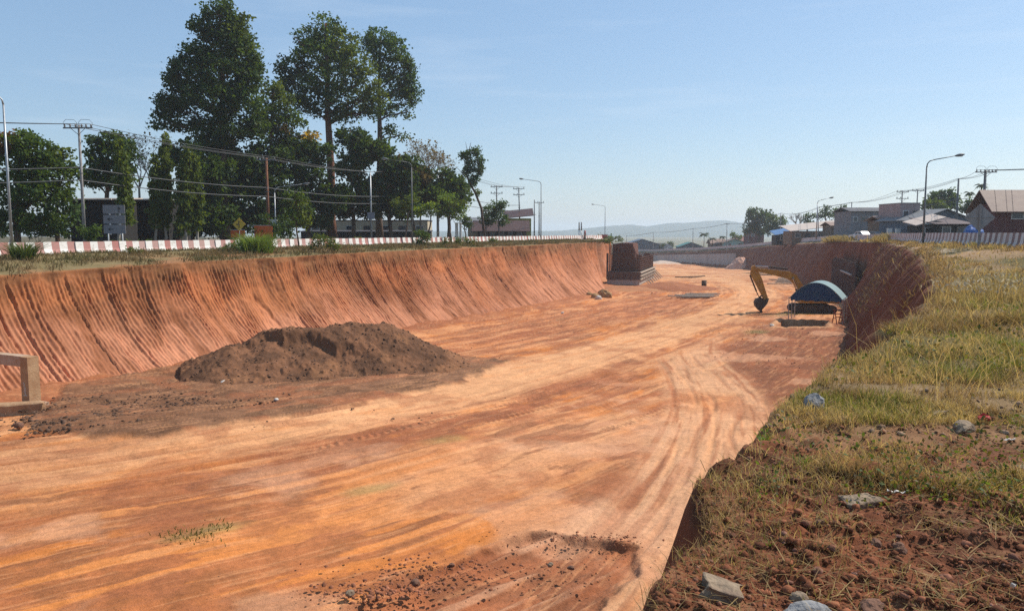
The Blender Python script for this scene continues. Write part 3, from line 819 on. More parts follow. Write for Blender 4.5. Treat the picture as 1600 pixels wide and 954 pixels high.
def pole_at(px, top_y, Y, z, **k):
    X_, Z_ = on_y(px, top_y, Y)
    return X_, Y, z, Z_ - z
WIRES = []
PL = {}
for key, px, ty, Y, z, kind, lab, kw in [
    ('a', 123, 196, 71.5, 0, 'loops', 'power pole with looping jumper wires left of the direction sign', {}),
    ('b', 416, 247, 94, 0, 'cross', 'reddish power pole rising behind the orange board', dict(m='bark_red', r=.2)),
    ('c', 578.5, 270, 113, 0, 'side', 'pale thin power pole with a small square plate among the tree trunks', dict(m='galv')),
    ('d', 684, 258, 131, 0, 'side', 'pale power pole in front of the lime green trees', dict(m='galv')),
    ('e', 776, 290, 152, 0, 'double', 'double crossarm power pole behind the round green tree', {}),
    ('f', 813, 293, 163, 0, 'double', 'dark crossarm power pole in front of the olive house', dict(m='lamp_dark', lean=-.03)),
    ('g', 835, 312, 185, 0, 'side', 'short power pole just left of the lamp by the olive house', dict(m='lamp_dark')),
    ('h', 842.5, 315, 190, 0, 'cross', 'short crossarm pole close behind the lamp by the olive house', dict(m='lamp_dark'))]:
    x_, y_, z_, h_ = pole_at(px, ty, Y, z)
    kw = dict(kw); kw['m'] = MT[kw['m']] if 'm' in kw else None
    power_pole(lab, x_, y_, z_, h_, kind, group='power poles on the left', **kw)
    PL[key] = (x_, y_, z_ + h_)
# square plate on pole c
x_, y_, h_ = PL['c']
b = MB(); b.box((x_ + .05, y_ - .2, 4.1), (1.05, .03, .95)); b.box((x_ + .05, y_ - .17, 4.1), (.9, .03, .8), 1)
tag(b.build('plate_sign', [mat('plate_grey', (.24, .24, .27), (.2, .2, .22), 3, .6), MT['galv']]), 'small square grey plate fixed to the pale thin power pole', 'sign')
PR = {}
for key, px, ty, Y, z, kind, lab, kw in [
    ('a', 1540, 266, 98, .55, 'loops', 'tall dark power pole with crossarm in front of the rusty roofed house', dict(m='lamp_dark', r=.2)),
    ('b', 1498, 279, 118, .5, 'side', 'dark power pole without crossarm left of the rusty roofed house', dict(m='lamp_dark', r=.17)),
    ('c', 1410, 298, 150, .3, 'double', 'pole with cluttered crossarms before the pinkish two storey block', {}),
    ('d', 1434, 296, 152, .3, 'cross', 'crossarm pole just left of the nearest right street lamp', {}),
    ('e', 1331, 316, 190, -.2, 'side', 'grey pole before the long upper storey house', {}),
    ('f', 1281, 323, 205, -.4, 'side', 'leaning grey pole beside the smaller right street lamp', dict(lean=-.06)),
    ('g', 1220, 333, 262, -1.9, 'side', 'grey pole at the right side of the big leafy tree', {}),
    ('h', 1170, 356, 300, -3.4, 'side', 'short pole in front of the maroon house', {}),
    ('i', 1136, 349, 330, -5, 'cross', 'pole before the mint walled house and the hills', {}),
    ('j', 1083, 357, 360, -6.6, 'side', 'pole between the palms and the green roof', {}),
    ('k', 1021, 363, 392, -8.2, 'side', 'pole at the right end of the dark blue long house', {}),
    ('l', 979, 368, 420, -9, 'side', 'farthest pole above the dark blue long house', {})]:
    x_, y_, z_, h_ = pole_at(px, ty, Y, z)
    kw = dict(kw); kw['m'] = MT[kw['m']] if 'm' in kw else None
    power_pole(lab, x_, y_, z_ - .3, h_ + .3, kind, group='power poles on the right', **kw)
    PR[key] = (x_, y_, z_ + h_)
def wire(name, label, pts, sag, r, group):
    b = MB()
    for a_, c_ in zip(pts[:-1], pts[1:]):
        a_ = Vector(a_); c_ = Vector(c_); L = (c_ - a_).length
        P_ = [a_.lerp(c_, q_) - Vector((0, 0, 4 * sag * (L / 40) ** 1.3 * q_ * (1 - q_))) for q_ in np.linspace(0, 1, 13)]
        b.tube(P_, r, 4, cap=False)
    return tag(b.build(name, MT['wire']), label, 'power line', group)
def dz(p, d, dx=0): return (p[0] + dx, p[1] - .16, p[2] + d)
ext = (-62, 50, 10.6)
chain = [PL[k_] for k_ in 'abcdef']
GW = 'power lines along the left road'
for dx, d in ((-1.1, .1), (-.35, .1), (1.1, .1)):
    pts = [(-62 + dx, 50, 10.4)] + [dz(p, d - .0, dx * (1 if k_ in (0, 1, 4, 5) else .3)) for k_, p in enumerate(chain)]
    wire('power_line', 'thin overhead line strung between the tops of the left power poles', pts, .55, .024, GW)
for d in (-4.0, -5.2):
    pts = [(-62, 50, 10.4 + d)] + [dz(p, d * (p[2] / 12)) for p in chain]
    wire('phone_line', 'thick low cable strung across the left poles and the dark trees', pts, .6, .045, 'low cables along the left road')
chain = [PR[k_] for k_ in 'klj'] 
chain = [PR[k_] for k_ in 'abcefgijkl']
GW = 'power lines along the right road'
for dx, d in ((-1.1, .1), (.35, .1), (1.1, .05)):
    pts = [(78, 62, 9.6 + d)] + [dz(p, d - .1, dx * (1 if k_ in (0, 2) else .25)) for k_, p in enumerate(chain)]
    wire('power_line', 'thin overhead line strung between the right power poles', pts, .6, .026, GW)
pts = [(78, 62, 6.6)] + [dz(p, -2.3 * (p[2] / 8) - .2) for p in chain[:6]]
wire('phone_line', 'low sagging cable across the houses on the right', pts, .6, .035, GW)

# ================================================================ road signs
def sign_posts(t, xs, h, r=.05, m=None):
    for q_ in xs:
        b = MB(); b.tube([(q_, .07, -.1), (q_, .07, h)], r, 8); b.build('post', m or MT['white'], t, True)
MT['sign_grey'] = mat('sign_grey', (.20, .195, .20), (.17, .165, .17), 2, .6)
Y = 69.0
X0, Zt = on_y(177.5, 320, Y)
t = thing('direction_sign', 'grey three panel direction sign with one up arrow and two left arrows', 'road sign', (X0, Y, 0), R(2))
sign_posts(t, (-.62, .62), 2.3)
def arrow(b, cx, cz, ang, L, y):
    ca, sa = math.cos(ang), math.sin(ang)
    def rr_(p): return (cx + p[0] * ca - p[1] * sa, y, cz + p[0] * sa + p[1] * ca)
    sh = [(-L / 2, -.035), (L * .15, -.035), (L * .15, .035), (-L / 2, .035)]
    hd = [(L * .02, -.17), (L / 2, 0), (L * .02, .17), (L * .10, 0)]
    b.add([rr_(p) for p in sh], [(0, 1, 2, 3)]); b.add([rr_(p) for p in hd], [(0, 1, 3), (3, 1, 2)])
hs = (Zt - 0)
for i, (zc, ang, cx_) in enumerate(((Zt - .40, math.pi / 2, .45), (Zt - 1.28, math.pi, -.38), (Zt - 2.16, math.pi, -.34))):
    b = MB(); b.box((0, 0, zc), (1.92, .05, .78)); pn = b.build('panel', MT['sign_grey'], t)
    b = MB(); arrow(b, cx_, zc, ang, .5, -.032); b.build('arrow', MT['black'], pn)
    b = MB(); b.box((-.38, -.0, zc - .44), (.12, .05, .07)); b.box((.5, 0, zc - .44), (.12, .05, .07)); b.build('bracket', MT['white'], pn)
MT['sign_yellow'] = mat('sign_yellow', (.62, .40, .04), (.52, .32, .04), 3, .5)
MT['orange_board'] = mat('orange_board', (.62, .13, .025), (.50, .10, .02), 2, .7)
Y = 86.0; X0, Zc = on_y(373.5, 350.5, Y)
t = thing('warning_sign', 'yellow diamond warning sign with a black side road symbol', 'road sign', (X0, Y, 0))
sign_posts(t, (0,), Zc + .2, .04, MT['galv'])
b = MB(); hf = .72
b.prism([(0, -hf), (hf, 0), (0, hf), (-hf, 0)], 'y', -.02, .02, 0, (0, 0, Zc)); b.build('panel', MT['sign_yellow'], t)
b = MB(); y_ = -.028
b.add([(-.05, y_, Zc - .4), (.05, y_, Zc - .4), (.05, y_, Zc + .4), (-.05, y_, Zc + .4)], [(0, 1, 2, 3)]); b.add([(-.32, y_, Zc - .06), (-.051, y_, Zc - .06), (-.051, y_, Zc + .05), (-.32, y_, Zc + .05)], [(0, 1, 2, 3)])
b.build('symbol', MT['black'], t)
def board(px0, px1, py0, py1, Y, label):
    x0, zt_ = on_y(px0, py0, Y); x1, zb_ = on_y(px1, py1, Y)
    t = thing('notice_board', label, 'sign board', ((x0 + x1) / 2, Y, 0)); W = x1 - x0
    b = MB(); b.box((0, 0, (zt_ + zb_) / 2), (W, .05, zt_ - zb_)); b.build('panel', MT['orange_board'], t)
    b = MB(); b.box((0, 0, zt_ + .03), (W + .06, .08, .06)); b.build('frame', MT['galv'], t)
    sign_posts(t, (-W * .38, W * .38), zt_, .04, MT['galv'])
board(397, 426, 352.5, 371.5, 88, 'larger orange sign board below the reddish power pole')
board(360.5, 382.5, 359.5, 371, 89, 'lower orange sign board below the yellow diamond sign')
Y = 92; X0, Zc = on_y(393, 352.5, Y)
t = thing('small_sign', 'small white plate on a short post left of the larger orange board', 'sign', (X0, Y, 0)); b = MB(); b.box((0, 0, Zc), (.95, .04, .25)); b.build('panel', MT['white'], t); sign_posts(t, (0,), Zc, .035)
# back of the diamond sign on the right
Y = 52.0; X0, Zc = on_y(1531, 340, Y); zg = bank_z(X0, Y)
t = thing('diamond_sign', 'grey back of a diamond shaped road sign on a pale post by the right barriers', 'road sign', (X0, Y, zg), R(-18))
hf = .92; Zc -= zg
b = MB(); b.prism([(0, -hf), (hf, 0), (0, hf), (-hf, 0)], 'y', -.015, .015, 0, (0, 0, Zc)); b.prism([(-.8, -.03), (.8, -.03), (.8, .03), (-.8, .03)], 'y', -.05, -.016, 0, (0, 0, Zc + .02)); b.build('panel', mat('sign_back', (.30, .28, .27), (.22, .21, .2), 2, .6), t)
b = MB(); b.box((0, -.09, Zc / 2 + .4), (.13, .07, Zc + 1.0)); b.build('post', MT['pole_concrete'], t)
# red and white marker posts near the far end of the left road
for (px, y0, y1, w_, lab) in ((914, 360, 372, 3.2, 'darker stubby marker post right of the far white posts'), (905, 347, 372, 2.2, 'left one of the two tall pale marker posts'), (908.5, 347, 372, 2.2, 'right one of the two tall pale marker posts')):
    Y = 172; x0, zt_ = on_y(px, y0, Y)
    t = thing('marker_post', lab, 'marker post', (x0, Y, -.1)); wd_ = w_ / F_PX * Y
    b = MB(); b.tube([(0, 0, 0), (0, 0, zt_ * .55)], wd_ / 2, 8); b.build('post', MT['white'] if y0 < 350 else MT['dark_wood'], t, True)
    b = MB(); b.tube([(0, 0, zt_ * .55 + .01), (0, 0, zt_ + .1)], [wd_ / 2, wd_ / 2.4], 8); b.build('band', MT['pole_concrete'] if y0 < 350 else MT['red_paint'], t, True)
# ================================================================ trees
def leaf_quads(C, size, droop=0.3, flat=0.0, asp=.62):
    """one small folded leaf spray per centre"""
    n = len(C)
    th = rng.uniform(0, 2 * math.pi, n); el = rng.normal(-droop, .6, n)
    u = np.stack([np.cos(th) * np.cos(el), np.sin(th) * np.cos(el), np.sin(el)], 1)
    r = rng.normal(size=(n, 3)); r[:, 2] += flat * 3
    v = np.cross(r, u); v /= np.linalg.norm(v, axis=1)[:, None] + 1e-9
    L = size * rng.uniform(.6, 1.35, n)[:, None]; W = L * asp
    V = np.stack([C - u * L * .5, C + v * W * .5, C + u * L * .5, C - v * W * .5], 1)
    return V.reshape(-1, 3), np.arange(4 * n).reshape(n, 4)

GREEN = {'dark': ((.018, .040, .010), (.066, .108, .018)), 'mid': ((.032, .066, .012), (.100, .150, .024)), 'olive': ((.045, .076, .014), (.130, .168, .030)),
         'lime': ((.10, .17, .025), (.20, .27, .045)), 'teal': ((.030, .066, .020), (.080, .135, .038)), 'yellow': ((.30, .20, .03), (.45, .30, .04)), 'brown': ((.10, .075, .035), (.16, .12, .06)), 'red': ((.12, .05, .02), (.16, .09, .03))}

def crown_points(lobes, per, clump_r, n_leaf):
    """lobes (x,y,z,rx,ry,rz,kind): clumps near the surface of each lobe, leaves round each clump"""
    P = []; Cc = []
    for (x, y, z, rx, ry, rz, kd) in lobes:
        rx, ry, rz = rx * .97, ry * .97, rz * .97
        nC = max(4, int(2.6 * per * (rx * rz) / (clump_r ** 2)))
        d = rng.normal(size=(nC, 3)); d /= np.linalg.norm(d, axis=1)[:, None]
        rad = rng.uniform(.25, 1.0, nC) ** .45
        rad *= .86 + .3 * (rng.random(nC) - .35)
        c = np.array([x, y, z]) + d * rad[:, None] * np.array([rx, ry, rz])
        bright = rng.uniform(0, 1, nC)
        n = rng.poisson(n_leaf, nC)
        idx = np.repeat(np.arange(nC), n)
        q = c[idx] + rng.normal(size=(len(idx), 3)) * clump_r * np.array([.55, .55, .38])
        a, b = np.array(GREEN[kd][0]), np.array(GREEN[kd][1])
        m = np.clip(bright[idx] * .7 + rng.uniform(-.15, .45, len(idx)), 0, 1)
        P.append(q); Cc.append(a + (b - a) * m[:, None])
    return np.concatenate(P), np.concatenate(Cc)

def limb(b, a, c, r0, r1, wob=.5, n=6):
    a = Vector(a); c = Vector(c); L = (c - a).length
    pts = []
    for i in range(n + 1):
        q = i / n
        p = a.lerp(c, q) + Vector((random.uniform(-1, 1), random.uniform(-1, 1), random.uniform(-.5, .5))) * wob * L * .08 * math.sin(math.pi * q)
        p.z += .06 * L * math.sin(math.pi * q)
        pts.append(p)
    b.tube(pts, [r0 + (r1 - r0) * i / n for i in range(n + 1)], 6, cap=False)

def tree(label, px, Y, lobes_px, size=.34, per=2.2, clump=.75, n_leaf=26, trunk_px=None, trunk_r=.3, bark='bark', base_z=0.0, group='trees beyond the left road', limbs=True, depth=1.0, name='tree', trans='leaf', lean_px=None, droop=.3, cat='tree'):
    """lobes_px: (px, py, rx_px, ry_px, kind) at distance Y"""
    k = Y / F_PX
    bx_ = on_y(trunk_px if trunk_px else px, 372, Y)[0]
    t = thing(name, label, cat, (bx_, Y, base_z), 0, group)
    lobes = []
    for (lx, ly, rx, ry, kd) in lobes_px:
        X_, Z_ = on_y(lx, ly, Y)
        lobes.append((X_ - bx_, random.uniform(-.35, .35) * rx * k * depth, Z_ - base_z, rx * k, rx * k * depth, ry * k, kd))
    P, Cc = crown_points(lobes, per, clump, n_leaf)
    V, Q = leaf_quads(P, size, droop)
    mesh_np('crown', V, Q, MT[trans], t, np.repeat(Cc, 4, 0))
    top = max(lobes, key=lambda q: q[2])
    b = MB()
    tx_, tz_ = (top[0], top[2] + top[5] * .4)
    n = 9
    pts = [Vector((tx_ * (i / n) ** 1.5 + .12 * math.sin(i * 1.3 + px) * (i > 0), .1 * math.cos(i * 1.7 + px) * (i > 0), -.2 + (tz_ + .2) * i / n)) for i in range(n + 1)]
    b.tube(pts, [trunk_r * (1.25 if i == 0 else 1) * (1 - .85 * (i / n) ** 1.3) + .03 for i in range(n + 1)], 9)
    if limbs:
        for lb in lobes:
            q = np.clip((lb[2] - lb[5] * 1.3) / max(tz_, .1), .15, .9)
            i = q * n; a_ = pts[int(i)].lerp(pts[min(int(i) + 1, n)], i - int(i))
            limb(b, a_, (lb[0], lb[1], lb[2]), trunk_r * .38 * (1 - q * .4), .03)
            for _ in range(3):
                e = (lb[0] + random.uniform(-.8, .8) * lb[3], lb[1] + random.uniform(-.8, .8) * lb[4], lb[2] + random.uniform(-.3, .8) * lb[5])
                limb(b, (lb[0] * .6 + a_.x * .4, lb[1] * .6 + a_.y * .4, lb[2] * .6 + a_.z * .4), e, trunk_r * .16, .015, n=4)
    b.build('trunk', MT[bark], t, True)
    return t

# three giants
tree('tallest broad conical tree with dense dark foliage, leftmost of the three giants', 352, 104,
     [(345, 18, 27, 22, 'dark'), (320, 40, 22, 22, 'dark'), (366, 42, 25, 28, 'olive'), (345, 65, 48, 34, 'dark'), (310, 84, 30, 26, 'dark'), (378, 88, 30, 30, 'mid'), (300, 118, 34, 28, 'dark'), (345, 118, 46, 32, 'mid'), (392, 120, 28, 26, 'dark'),  # lighter greens mostly right of the trunk: sunlight put into the leaf colour
      (268, 122, 13, 16, 'dark'), (285, 152, 32, 26, 'dark'), (335, 160, 48, 30, 'dark'), (385, 160, 34, 28, 'mid'), (258, 168, 19, 22, 'dark'), (280, 188, 26, 18, 'dark'), (320, 200, 30, 22, 'dark'), (362, 205, 32, 24, 'dark'), (255, 194, 14, 10, 'dark'), (330, 226, 26, 14, 'dark'), (395, 200, 26, 22, 'dark')],
     size=.46, per=2.1, clump=.85, n_leaf=34, trunk_r=.62, group='giant trees')
tree('tall egg-shaped tree on a bare straight reddish trunk, middle one of the three giants', 519, 120,
     [(508, 45, 28, 20, 'mid'), (480, 62, 24, 22, 'dark'), (530, 66, 32, 26, 'olive'), (500, 90, 46, 30, 'mid'), (458, 102, 24, 24, 'dark'), (555, 100, 30, 26, 'olive'), (470, 130, 36, 26, 'dark'), (520, 130, 46, 30, 'mid'), (572, 130, 24, 26, 'olive'), (445, 130, 14, 16, 'dark'),  # dark lobes left, olive right: sunlit and shaded sides put into the colour
      (470, 162, 28, 20, 'dark'), (515, 168, 40, 20, 'dark'), (562, 160, 30, 24, 'olive'), (590, 150, 12, 20, 'olive'), (585, 175, 14, 12, 'mid'), (540, 182, 26, 10, 'mid')],
     size=.46, per=1.8, clump=.9, n_leaf=30, trunk_r=.72, bark='bark_red', group='giant trees')
tree('slimmer tall tree with airy crown, rightmost of the three giants', 593, 132,
     [(594, 60, 28, 14, 'teal'), (575, 66, 16, 12, 'teal'), (612, 78, 30, 20, 'teal'), (640, 112, 14, 20, 'teal'), (645, 140, 11, 18, 'teal'), (585, 84, 20, 18, 'mid'), (628, 104, 20, 22, 'mid'), (600, 110, 22, 18, 'mid'), (640, 130, 14, 20, 'teal'), (618, 140, 22, 20, 'mid'), (640, 158, 13, 14, 'mid'), (612, 172, 20, 12, 'mid'), (636, 176, 9, 8, 'olive'), (608, 205, 14, 9, 'mid'), (628, 212, 11, 6, 'olive')],
     size=.48, per=1.9, clump=.9, n_leaf=28, trunk_r=.6, group='giant trees')
# middle growth between the giants
tree('olive green tree with yellowish tips filling the gap between the two larger giants', 425, 110,
     [(425, 140, 20, 16, 'olive'), (440, 158, 20, 16, 'olive'), (412, 172, 20, 18, 'mid'), (440, 180, 22, 18, 'mid'), (410, 195, 32, 20, 'dark'), (450, 197, 10, 7, 'yellow'), (485, 212, 9, 6, 'yellow'), (462, 190, 16, 14, 'mid'), (440, 215, 32, 18, 'dark')],
     size=.46, per=2.0, clump=.8, n_leaf=26, trunk_r=.35)
G2 = 'dark trees behind the left road'
for args in [
    (300, 100, [(300, 240, 32, 22, 'dark'), (325, 270, 34, 30, 'dark'), (300, 310, 34, 28, 'dark'), (330, 345, 30, 22, 'dark')], 'dense dark tree behind the columnar trees'),
    (365, 106, [(350, 235, 34, 22, 'dark'), (372, 262, 36, 28, 'dark'), (345, 300, 32, 30, 'dark'), (385, 315, 34, 28, 'dark'), (362, 350, 38, 20, 'dark')], 'dark tree with a hidden trunk just above the yellow diamond sign'),
    (430, 108, [(405, 245, 30, 24, 'dark'), (440, 250, 32, 26, 'dark'), (425, 285, 36, 26, 'dark'), (450, 315, 30, 30, 'dark'), (415, 335, 32, 26, 'dark')], 'dark tree behind the pale lamp with the control box'),
    (482, 112, [(470, 225, 26, 20, 'mid'), (495, 240, 28, 22, 'dark'), (480, 270, 30, 24, 'dark'), (500, 300, 26, 24, 'dark'), (470, 335, 26, 24, 'dark'), (500, 345, 20, 16, 'dark'), (525, 318, 18, 18, 'dark')], 'dark leafy tree left of the reddish bare trunk'),
    (552, 116, [(548, 212, 30, 18, 'dark'), (570, 235, 30, 22, 'dark'), (545, 262, 30, 24, 'dark'), (572, 290, 28, 24, 'dark'), (548, 318, 30, 18, 'dark'), (575, 330, 20, 12, 'dark'), (535, 330, 18, 12, 'dark')], 'dark tree right of the reddish bare trunk'),
    (610, 118, [(600, 235, 20, 16, 'mid'), (612, 262, 20, 18, 'dark'), (598, 290, 22, 20, 'dark'), (615, 312, 22, 18, 'dark'), (600, 330, 20, 13, 'dark'), (632, 332, 20, 12, 'dark')], 'dark tree behind the slimmer giant'),
    (648, 122, [(630, 262, 24, 20, 'brown'), (655, 275, 24, 18, 'brown'), (640, 300, 24, 18, 'olive'), (665, 305, 20, 16, 'brown'), (630, 320, 20, 14, 'dark')], 'brownish half dry tree behind the slender dark lamp'),
    (702, 126, [(695, 275, 18, 13, 'dark'), (712, 288, 16, 14, 'mid'), (690, 300, 22, 18, 'dark'), (718, 305, 12, 14, 'mid'), (705, 322, 20, 14, 'dark')], 'rounded dark green tree at the right end of the tree line')]:
    x0_ = min(q[0] - q[2] for q in args[2]); x1_ = max(q[0] + q[2] for q in args[2]); y0_ = min(q[1] for q in args[2]); y1_ = max(q[1] for q in args[2])
    more = [(random.uniform(x0_ + 8, x1_ - 8), random.uniform(y0_ + 6, y1_), 17, 14, 'dark') for _ in range(10)]
    tree(args[3], args[0], args[1], args[2] + more, size=.55, per=1.9, clump=.8, n_leaf=28, trunk_r=.3, group=G2)
# left end
tree('big leafy tree with reddish tips at the left edge behind the lamp', 25, 74,
     [(5, 225, 30, 20, 'red'), (35, 222, 34, 18, 'mid'), (62, 235, 28, 22, 'mid'), (25, 255, 40, 26, 'mid'), (70, 265, 30, 24, 'mid'), (20, 295, 42, 28, 'mid'), (62, 305, 40, 28, 'mid'), (15, 340, 40, 26, 'dark'), (55, 345, 40, 22, 'mid')], size=.4, per=2.0, clump=.65, n_leaf=26, trunk_r=.3)
tree('leafy tree left of the looping wire pole with paler hanging leaves', 88, 76,
     [(95, 245, 18, 16, 'olive'), (100, 270, 20, 20, 'mid'), (92, 300, 24, 22, 'mid'), (100, 330, 22, 18, 'teal'), (85, 350, 28, 16, 'mid')], size=.4, per=2.0, clump=.65, n_leaf=26, trunk_r=.2)
tree('dark round crowned tree above the direction sign', 165, 88,
     [(172, 220, 32, 15, 'dark'), (148, 232, 20, 18, 'dark'), (190, 238, 26, 20, 'dark'), (160, 258, 36, 20, 'dark'), (195, 265, 18, 18, 'dark'), (150, 280, 26, 18, 'dark'), (180, 290, 24, 16, 'dark')], size=.44, per=2.0, clump=.7, n_leaf=28, trunk_r=.3)
# narrow weeping columnar trees
def columnar(label, px, Y, y0, y1, hw, kind, kx=0):
    k = Y / F_PX; n = int((y1 - y0) / 7)
    lb = []
    for i in range(n + 1):
        q = i / n
        wv_ = hw * (.35 + .65 * min(1, q * 2.2)) * (1 - .25 * max(0, q - .8) * 4)
        lb.append((px + random.uniform(-.25, .25) * hw + kx * q, y0 + (y1 - y0) * q, wv_ * random.uniform(.8, 1.1), 7, kind))
    return tree(label, px, Y, lb, size=.36, per=2.2, clump=.36, n_leaf=20, trunk_r=.13, limbs=False, group='columnar weeping trees', droop=1.15, name='columnar_tree', bark='bark_pale')
columnar('narrow weeping tree with yellow green foliage just right of the direction sign', 186, 76, 226, 345, 10, 'olive', 12)
columnar('leftmost shorter one of the pair of narrow weeping trees', 243, 84, 248, 350, 8, 'olive')
columnar('tallest narrow weeping tree with a thin tip beside the leftmost giant', 258, 85, 214, 352, 9, 'olive')
columnar('wide narrow-topped weeping tree, left one of the second pair', 289, 85, 236, 352, 12, 'olive')
columnar('weeping tree with dark right side, right one of the second pair', 307, 86, 244, 355, 9, 'olive')

def bare_tree(label, px, Y, y0, y1, hw, leaves=0, kind='brown', base_z=0.0, group='bare trees', r=.16, spread=1.0, dead=True):
    k = Y / F_PX; X_, Zt = on_y(px, y0, Y); _, Zb = on_y(px, y1, Y)
    t = thing('bare_tree', label, 'tree', (X_, Y, base_z), 0, group)
    b = MB(); tips = []
    def grow(p, d, L, rad, lv):
        e = p + d * L
        mid = p + d * L * .5 + Vector((random.uniform(-1, 1), random.uniform(-1, 1), 0)) * L * .06
        b.tube([p, mid, e], [rad, rad * .85, rad * .65], 5, cap=False)
        if lv == 0: tips.append(e); return
        for _ in range(random.choice((2, 3, 3))):
            nd = (d + Vector((random.uniform(-1, 1) * spread, random.uniform(-1, 1) * spread, random.uniform(-.15, .5)))).normalized()
            grow(e, nd, L * random.uniform(.6, .82), rad * .6, lv - 1)
        if lv < 3: tips.append(e)
    H = Zt - base_z; H0 = max(.5, Zb - base_z)
    b.tube([(0, 0, -.2), (.05, 0, H0)], [r, r * .8], 6)
    L0 = (H - H0) * .30
    for a_ in range(4):
        th = a_ * 1.6 + random.random(); grow(Vector((.05, 0, H0 * .95)), Vector((math.cos(th) * .5 * hw * k / max(H - H0, 1) * 2, math.sin(th) * .4, 1)).normalized(), L0, r * .6, 4)
    b.build('trunk', MT['bark_pale'], t)
    if leaves:
        C = np.array([list(v_) for v_ in tips])[rng.integers(0, len(tips), leaves)] + rng.normal(size=(leaves, 3)) * .3
        a, c = np.array(GREEN[kind][0]), np.array(GREEN[kind][1])
        V, Q = leaf_quads(C, .36)
        mesh_np('foliage', V, Q, MT['leaf'], t, np.repeat(a + (c - a) * rng.random((leaves, 1)), 4, 0))
    return t
bare_tree('almost leafless spreading tree behind the direction sign with fine grey twigs', 212, 98, 190, 290, 42, 260, 'brown')
bare_tree('sparse grey twiggy tree right behind the taller narrow weeping tree', 236, 102, 215, 300, 20, 120, 'brown')
bare_tree('thin crowned tree with sparse dry leaves right of the giants', 655, 124, 200, 300, 38, 620, 'brown')
bare_tree('smaller sparse tree rising behind the lime green trees', 682, 127, 218, 300, 22, 260, 'brown')
# smaller trees along the far side of the left road
GS = 'small trees along the left road'
for (px, Y, lb, lab, tr) in [
    (465, 80, [(462, 305, 10, 10, 'mid'), (470, 320, 14, 12, 'olive'), (460, 338, 14, 12, 'mid'), (478, 345, 11, 10, 'olive')], 'slim young tree with light foliage between lamp and reddish trunk', .06),
    (668, 116, [(660, 325, 14, 7, 'lime'), (678, 322, 12, 7, 'lime'), (668, 331, 18, 6, 'lime'), (650, 332, 8, 5, 'lime')], 'low bright lime green tree with an umbrella crown', .12),
    (704, 118, [(700, 310, 14, 9, 'lime'), (715, 318, 14, 11, 'olive'), (695, 330, 14, 10, 'olive'), (714, 335, 13, 9, 'lime'), (722, 325, 8, 8, 'lime')], 'yellow green rounded tree before the white pillar', .12),
    (727, 122, [(726, 340, 7, 8, 'mid'), (730, 350, 8, 10, 'dark')], 'small dark green tree right of the yellow green rounded tree', .08),
    (632, 112, [(622, 318, 12, 7, 'olive'), (645, 312, 12, 7, 'olive'), (632, 326, 14, 7, 'olive')], 'olive umbrella shaped tree left of the lime green one', .1),
    (778, 140, [(775, 322, 14, 9, 'teal'), (784, 318, 10, 8, 'teal'), (779, 334, 16, 11, 'teal'), (768, 332, 8, 9, 'teal'), (786, 345, 10, 8, 'teal')], 'round blue green tree in front of the brown roofed house', .12),
    (760, 138, [(760, 330, 9, 8, 'dark'), (757, 343, 9, 9, 'dark'), (766, 348, 8, 8, 'dark')], 'small dark tree left of the round blue green tree', .1)]:
    tree(lab, px, Y, lb, size=.34, per=1.8, clump=.55, n_leaf=22, trunk_r=tr, group=GS)
# the leaning tree
Y = 134; k = Y / F_PX
bx_ = on_y(757, 360, Y)[0]
t = thing('leaning_tree', 'leaning tree with a long bare trunk and a tall narrow ragged crown', 'tree', (bx_, Y, 0))
b = MB()
def lp(px, py): X_, Z_ = on_y(px, py, Y); return Vector((X_ - bx_, 0, Z_))
b.tube([lp(757, 372), lp(752, 325), lp(742, 300), lp(733, 285), lp(729, 272), lp(727, 262)], [.24, .2, .18, .16, .13, .12], 8)
b.tube([lp(727, 276), lp(720, 268), lp(712, 260)], [.09, .06, .03], 6)
for a_, c_ in (((727, 262), (735, 228)), ((729, 272), (742, 240)), ((733, 285), (748, 255)), ((727, 262), (722, 238)), ((731, 240), (727, 222)), ((733, 235), (736, 222))):
    limb(b, lp(*a_), lp(*c_), .08, .02)
b.build('trunk', MT['bark'], t, True)
lobes = []
for (px, py, rx, ry, kd) in ((744, 236, 7, 9, 'teal'), (730, 242, 9, 8, 'teal'), (748, 250, 8, 10, 'teal'), (735, 258, 9, 12, 'teal'), (729, 268, 6, 9, 'teal'), (746, 268, 9, 10, 'teal'), (740, 282, 9, 8, 'teal'), (751, 262, 5, 9, 'mid'), (747, 300, 4, 6, 'olive'), (722, 244, 4, 7, 'teal'), (736, 290, 6, 5, 'teal')):
    c = lp(px, py); lobes.append((c.x, random.uniform(-.4, .4), c.z, rx * k, rx * k, ry * k, kd))
P, Cc = crown_points(lobes, 2.4, .45, 14)
V, Q = leaf_quads(P, .36, .8); mesh_np('crown', V, Q, MT['leaf'], t, np.repeat(Cc, 4, 0))

